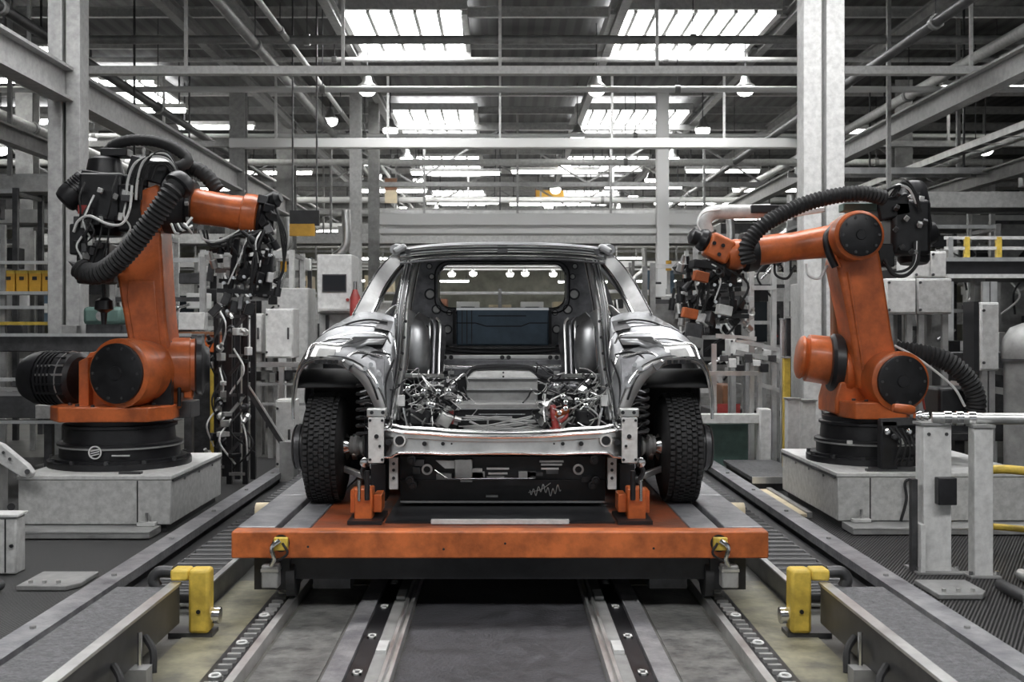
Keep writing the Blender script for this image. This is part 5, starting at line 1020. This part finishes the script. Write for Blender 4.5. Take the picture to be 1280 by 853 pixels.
for a, b, c, d in ((872,467,948,467),(920,425,976,438),(920,440,976,452),(948,480,980,490),(940,360,970,360),(895,420,945,424)): MB().beam(S(a,b,8.88), S(c,d,8.88), .03, .035).build('rail', M['alu' if b != 440 else 'mid'], t)
for q in range(7): MB().obox(S(905+10*q,448+6*(q % 3),8.86), (.06,.06,.05+.02*(q % 2))).build('fence_switch', M[('dark','pale','black')[q % 3]], t, bev=.004)
cabinet(912, 424, 942, 446, 9.0+.3, .2, 'pale switch cabinet on the rail fence, upper one', 'pale', 'legs', handle=False); cabinet(950, 436, 978, 452, 9.4, .2, 'pale switch cabinet on the rail fence, lower one', 'pale', 'legs', handle=False)
t = thing('parts_cart', (2.0, 9.9, 0), 'dark cart with a red panel and brown box behind the car fender', 'cart'); Y = 9.9; x0, x1 = up(888,932,Y)
MB().box(x0, x1, Y, Y+.5, .12, zz(512,Y)).build('cart_body', M['dark'], t, bev=.008); MB().box(x0+.06, x1-.05, Y-.012, Y, .16, zz(505,Y)).build('red_panel', M['red'], t); MB().box(x0+.12, x1-.08, Y+.05, Y+.4, zz(512,Y), zz(482,Y)).build('brown_box', M['brown'], t, bev=.01)
for x in (x0+.06, x1-.06):
    for y in (Y+.06, Y+.44): MB().cyl((x-.02, y, .06), (x+.02, y, .06), .06, n=14).build('wheel', M['rubber'], t)
cabinet(1001, 354, 1042, 402, 9.5, .35, 'pale cabinet behind the lower arm, towards the car', 'pale', 'floor'); cabinet(1006, 405, 1040, 440, 9.2, .25, 'grey low cabinet under the pale one behind the lower arm', 'grey', 'floor')
cabinet(1108, 348, 1146, 393, 7.95, .4, 'wide pale box beyond the lower arm, inner one', 'pale', 'legs', handle=False); cabinet(1147, 348, 1191, 393, 7.95, .4, 'wide pale box beyond the lower arm, outer one', 'grey', 'legs', handle=False)
cabinet(1142, 314, 1184, 347.6, 7.98, .35, 'upper pale box resting on the two wide boxes', 'pale', None, doors=2, handle=False)
t = cabinet(1226, 378, 1250, 464, 7.6, .2, 'upright grey cabinet before the mezzanine beside the robot base hose', 'pale', 'legs', handle=False); MB().box(up(1219,1,7.6)[0], up(1225,1,7.6)[0], 7.62, 7.8, zz(464,7.6), zz(377,7.6)).build('side_rail', M['black'], t)
t = thing('mezzanine', (4.6, 8.6, 0), 'mezzanine deck with pale edges and yellow railing posts', 'platform'); Y = 8.5; x0 = up(1183,1,Y)[0]; x1 = x0+3.2
MB().box(x0, x1, Y, Y+1.6, zz(343,Y), zz(327,Y)).build('deck_edge', M['black'], t); MB().box(x0, x1, Y-.02, Y+1.62, zz(327,Y), zz(322,Y)).build('deck_top', M['alu'], t); MB().box(x0, x1, Y-.03, Y+.02, zz(348,Y), zz(343,Y)).build('lower_strip', M['pale'], t)
for x in (x0+.3, x0+1.2, x0+2.2, x1-.1): MB().box(x-.04, x+.04, Y+.1, Y+.18, 0, zz(343,Y)).build('support_leg', M['mid'], t)
for k, px in enumerate((1190, 1211, 1251, 1292, 1340)): x = up(px,1,Y)[0]; MB().box(x-.018, x+.018, Y+.02, Y+.06, zz(322,Y), zz(296,Y)).build('railing_post', M['yellow' if k in (1,2) else 'alu'], t)
for py in (297, 310): MB().beam((x0, Y+.04, zz(py,Y)), (x1, Y+.04, zz(py,Y)), .02, .024).build('hand_rail', M['pale'], t)
t = thing('machining_table', (3.9, 7.9, 0), 'dark machine bed with pale top rails behind the base hose', 'machine'); Y = 7.9
for py, m in ((462,'mid'),(470,'dark'),(486,'alu')): MB().beam(S(1188,py-6,Y), S(1400,py+24,Y-.5), .05, .045).build('bed_rail', M[m], t)
MB().box(3.25, 5.2, 8.0, 8.45, .3, zz(440,8)).build('bed', M['dark'], t, bev=.01)
for x in (3.3, 4.2, 5.1): MB().box(x, x+.07, 8.05, 8.12, 0, .3).build('leg', M['dark'], t)
for q in range(12): MB().obox((3.3+.16*q, 8.1, zz(440,8)+.04+.015*(q % 3)), (.08,.1,.08+.03*(q % 3)), (0,0,.3*q)).build('tooling_block', M[('black','mid','alu','dark')[q % 4]], t, bev=.004)
for px in (1206, 1252, 1262): x = up(px,1,8.2)[0]; MB().box(x-.025, x+.025, 8.46, 8.5, 0, zz(347,8.2)-.02).build('upright', M['alu'], t)
t = thing('machine_hood', (3.75, 7.7, 0), 'rounded pale hood at the picture edge beside the grey cabinet', 'hood'); p = S(1282,440,7.6); MB().lathe((p.x,7.6,.0), (0,0,1), [(0,.14),(zz(452,7.6)-.02,.14),(zz(445,7.6),.16),(zz(425,7.6),.15),(zz(410,7.6),.10),(zz(404,7.6),.02)], 24).build('hood_shell', M['mid'], t); MB().lathe((p.x,7.6,zz(452,7.6)), (0,0,1), [(0,.165),(.02,.165)], 24).build('hood_band', M['dark'], t)
# ================================================================ machines deeper in the hall
def fixture(x, Y, wd, ht, label, seed, m='pale', dep=.6):
    # open assembly frame: four legs, cross bars, valve blocks, cylinders, hoses, a panel
    r = random.Random(seed); t = thing('assembly_fixture', (x, Y, 0), label, 'machine')
    for a in (-wd/2, wd/2):
        for b in (0, dep): MB().box(x+a-.025, x+a+.025, Y+b-.025, Y+b+.025, 0, ht).build('leg', M[m], t)
    for k in range(5): z = ht*(k+1)/5-.03; MB().beam((x-wd/2, Y, z), (x+wd/2, Y, z), .04, .04).build('cross_bar', M[('alu','mid',m,'dark','alu')[k]], t)
    for k in range(3): z = ht*(k+1)/3-.05; MB().beam((x-wd/2 if k % 2 else x+wd/2, Y, z), (x-wd/2 if k % 2 else x+wd/2, Y+dep, z), .04, .04).build('side_bar', M['mid'], t)
    for k in range(14): MB().obox((x+r.uniform(-.48,.48)*wd, Y+r.uniform(-.05,.4), r.uniform(.3,.97)*ht), (r.uniform(.08,.24), .12, r.uniform(.06,.22))).build('valve_block', M[('pale','black','grey','dark','white','black','mid','black')[k % 8]], t, bev=.006)
    for k in range(8): p = Vector((x+r.uniform(-.45,.45)*wd, Y-.06, r.uniform(.3,.95)*ht)); MB().lathe(p, (r.uniform(-1,1), 0, r.uniform(-1,1)), [(0,.03),(.12,.03),(.121,.014),(.22,.013)], 10).build('air_cylinder', M[('alu','black','chrome')[k % 3]], t)
    for k in range(4): a = Vector((x+r.uniform(-.4,.4)*wd, Y-.07, r.uniform(.5,1)*ht)); MB().tube([a, a+Vector((r.uniform(-.2,.2), -.04, -.2)), a+Vector((r.uniform(-.2,.2), 0, -.45))], .012, 6).build('hose', M['black' if k % 2 else 'whitewire'], t)
    MB().box(x-wd*.45, x+wd*.1, Y+dep*.4, Y+dep*.44, ht*.35, ht*.8).build('back_panel', M[r.choice(['black','dark','mid'])], t)
    return t
def box_machine(x, Y, wd, ht, label, seed, m='pale'):
    r = random.Random(seed); t = thing('press_machine', (x, Y, 0), label, 'machine'); d = wd*.8
    MB().box(x-wd/2, x+wd/2, Y, Y+d, .08, ht).build('housing', M[m], t, bev=.015); MB().box(x-wd/2+.04, x+wd/2-.04, Y+.04, Y+d-.04, 0, .08).build('plinth', M['dark'], t)
    MB().box(x-wd*.38, x+wd*.12, Y-.012, Y, ht*.52, ht*.84).build('window', M['screen'], t); MB().box(x+wd*.2, x+wd*.42, Y-.02, Y, ht*.5, ht*.8).build('control_panel', M['dark'], t)
    for k in range(4): MB().cyl((x+wd*(.24+.05*k), Y-.03, ht*.56), (x+wd*(.24+.05*k), Y-.02, ht*.56), .015, n=10).build('button', M[('red','white','green','white')[k]], t)
    MB().box(x-wd*.44, x+wd*.44, Y-.01, Y, ht*.1, ht*.42).build('door', M['grey'], t, bev=.005)
    MB().cyl((x-wd*.3, Y+d/2, ht), (x-wd*.3, Y+d/2, ht+.3), .02, n=8).build('beacon_pole', M['mid'], t); MB().cyl((x-wd*.3, Y+d/2, ht+.3), (x-wd*.3, Y+d/2, ht+.42), .035, n=12).build('beacon', M['amber'], t)
    MB().tube([(x+wd*.3, Y+d*.4, ht), (x+wd*.32, Y+d*.4, ht+.4), (x+wd*.5, Y+d*.4, ht+.6), (x+wd*.5, Y+d*.4, ht+1.0)], .05, 10).build('exhaust_pipe', M['alu'], t)
    return t
def storage(x, Y, wd, ht, label, seed, boxes, glabel):
    r = random.Random(seed); t = thing('storage_rack', (x, Y, 0), label, 'rack')
    for a in (-wd/2, 0, wd/2):
        for b in (0, .6): MB().box(x+a-.03, x+a+.03, Y+b-.03, Y+b+.03, 0, ht).build('upright', M['mid'], t)
    lv = [ht*q for q in (.2, .46, .72, .97)]
    for k, z in enumerate(lv): MB().box(x-wd/2, x+wd/2, Y-.02, Y+.62, z-.035, z).build('shelf', M['alu' if k % 2 else 'pale'], t)
    for k in range(boxes):
        L = k % 3; z = lv[L]; cx = x-wd*.44+wd*.88*((k//3)+.5)/((boxes+2)//3); w_ = wd*.62/((boxes+2)//3); h_ = ht*r.uniform(.12,.2); c = r.choice(['cream','pink','white','amber','grey','blue']) if x else ['cream','white','pink','cream','white'][(k//3+k) % 5]
        o = thing('carton', (cx, Y+.1, z), '%s carton on %s, %s shelf, place %s' % ({'cream':'cream','pink':'reddish','white':'white','amber':'amber','grey':'grey','blue':'blue'}[c], glabel, ['lowest','middle','upper'][L], ['one','two','three','four','five'][k//3]), 'carton', 'cartons on '+glabel)
        MB().box(cx-w_/2, cx+w_/2, Y, Y+.45, z, z+h_).build('carton_body', M[c], o, bev=.006); MB().box(cx-w_*.3, cx+w_*.3, Y-.004, Y, z+h_*.35, z+h_*.7).build('front_label', M['dark' if c != 'blue' else 'pale'], o)
    return t
fx = [(-3.05, 9.9, .8, 1.75, 'open assembly fixture right behind the ribbed-hose robot lower arm'), (-2.55, 11.2, .9, 1.9, 'open assembly fixture behind the orange parts box'), (-5.4, 11.0, 1.2, 2.5, 'tall assembly fixture behind the flow rack'), (-6.8, 12.6, 1.4, 2.9, 'tall assembly fixture beyond the flow rack near outer aisle'),
      (-4.4, 12.8, 1.0, 2.2, 'assembly fixture between crane girder columns'), (-2.9, 13.4, 1.0, 2.0, 'assembly fixture before the second girder column'), (1.95, 10.9, .9, 1.75, 'assembly fixture behind the disc-elbow robot tool'), (2.65, 12.2, 1.0, 2.0, 'assembly fixture behind the broad pale column foot'),
      (3.5, 10.4, .9, 1.9, 'assembly fixture behind the wide pale boxes'), (4.6, 11.6, 1.2, 2.2, 'tall assembly fixture behind the mezzanine railing'), (6.2, 12.4, 1.4, 2.9, 'tall assembly fixture beyond the mezzanine near outer aisle'), (5.0, 14.2, 1.2, 2.4, 'assembly fixture deep behind the mezzanine'),
      (1.7, 14.0, .8, 1.6, 'assembly fixture near the pale girder column'), (-1.2, 14.2, .7, 1.35, 'assembly fixture behind the red cylinder'), (3.6, 15.5, 1.2, 2.2, 'assembly fixture deep behind the forearm'), (-4.0, 16.8, 1.2, 2.2, 'assembly fixture by the wide grey column'), (-6.0, 17.0, 1.6, 2.6, 'assembly fixture deep in the crate aisle'), (7.6, 16.0, 1.6, 2.8, 'assembly fixture deep in the mezzanine aisle')]
for i, (x, Y, wd, ht, lb) in enumerate(fx): fixture(x, Y, wd, ht, lb, 100+i, ('mid','pale','dark')[i % 3])
bm_ = [(-2.2, 12.3, .9, 1.45, 'pale press machine behind the light grey cabinet', 'pale'), (-3.6, 15.6, 1.1, 1.7, 'pale press machine beyond the second girder column', 'grey'), (2.3, 13.0, .9, 1.5, 'pale press machine behind the rail fence', 'pale'), (3.2, 13.8, 1.0, 1.8, 'grey press machine behind the broad column', 'grey'),
       (-7.5, 15, 1.4, 2.1, 'grey press machine far out in the crate aisle', 'grey'), (7.0, 14, 1.4, 2.0, 'grey press machine far out past the mezzanine', 'grey'), (-5.2, 20, 1.5, 2.0, 'pale press machine deep past the narrow girder', 'pale'), (4.6, 20.4, 1.5, 2.0, 'pale press machine deep past the lower girder', 'pale'), (-1.8, 19.5, 1.0, 1.55, 'pale press machine behind the slender columns', 'pale'), (2.2, 20.5, 1.0, 1.6, 'pale press machine behind the white girder column', 'pale')]
for i, (x, Y, wd, ht, lb, m) in enumerate(bm_): box_machine(x, Y, wd, ht, lb, 200+i, m)
storage(0, 18.2, 3.0, 1.75, 'storage rack seen through the car window opening', 1, 15, 'the rack behind the car')
storage(-8.5, 18.5, 3.0, 2.6, 'storage rack far out in the crate aisle', 2, 9, 'the crate aisle rack')
storage(8.5, 19, 3.0, 2.6, 'storage rack far out past the mezzanine', 3, 9, 'the mezzanine aisle rack')
storage(-3.5, 24, 3.0, 2.6, 'storage rack deep behind the wide grey column', 4, 9, 'the deep rack behind the grey column')
storage(4.5, 25, 3.0, 2.6, 'storage rack deep behind the broad pale column', 5, 9, 'the deep rack behind the pale column')
# overhead conveyors crossing the hall
def conveyor(Y, z, x0, x1, label, m='pale'):
    t = thing('overhead_conveyor', ((x0+x1)/2, Y, 0), label, 'conveyor')
    MB().box(x0, x1, Y-.03, Y+.03, z, z+.16).build('side_beam', M[m], t); MB().box(x0, x1, Y+.6, Y+.66, z, z+.16).build('side_beam', M['mid'], t); MB().box(x0, x1, Y+.03, Y+.6, z+.02, z+.06).build('belt', M['dark'], t)
    for k in range(int((x1-x0)/1.6)+1):
        x = x0+.3+1.6*k
        MB().box(x-.02, x+.02, Y, Y+.04, z+.16, ROOF).build('hanger', M['column'], t)
        if k % 2: MB().box(x+.3, x+1.0, Y+.1, Y+.5, z+.06, z+.35).build('load_tray', M[('grey','dark','white')[k % 3]], t)
conveyor(19.0, 2.55, -8, 8, 'overhead conveyor across the hall behind the white girder'); conveyor(24.5, 3.0, -9, 9, 'second overhead conveyor further down the hall', 'white'); conveyor(29.5, 2.7, -10, 10, 'third overhead conveyor deep in the hall', 'white'); conveyor(35, 2.9, -12, 12, 'last overhead conveyor near the back wall', 'white')
conveyor(11.3, 2.5, -8.5, -4.0, 'overhead conveyor over the flow rack'); conveyor(13.6, 2.4, -9, -5.0, 'lower conveyor over the crate aisle', 'alu'); conveyor(11.4, 2.35, 3.7, 8.5, 'overhead conveyor above the mezzanine railing'); conveyor(13.3, 2.3, 3.6, 9, 'farther conveyor beyond the mezzanine', 'alu')
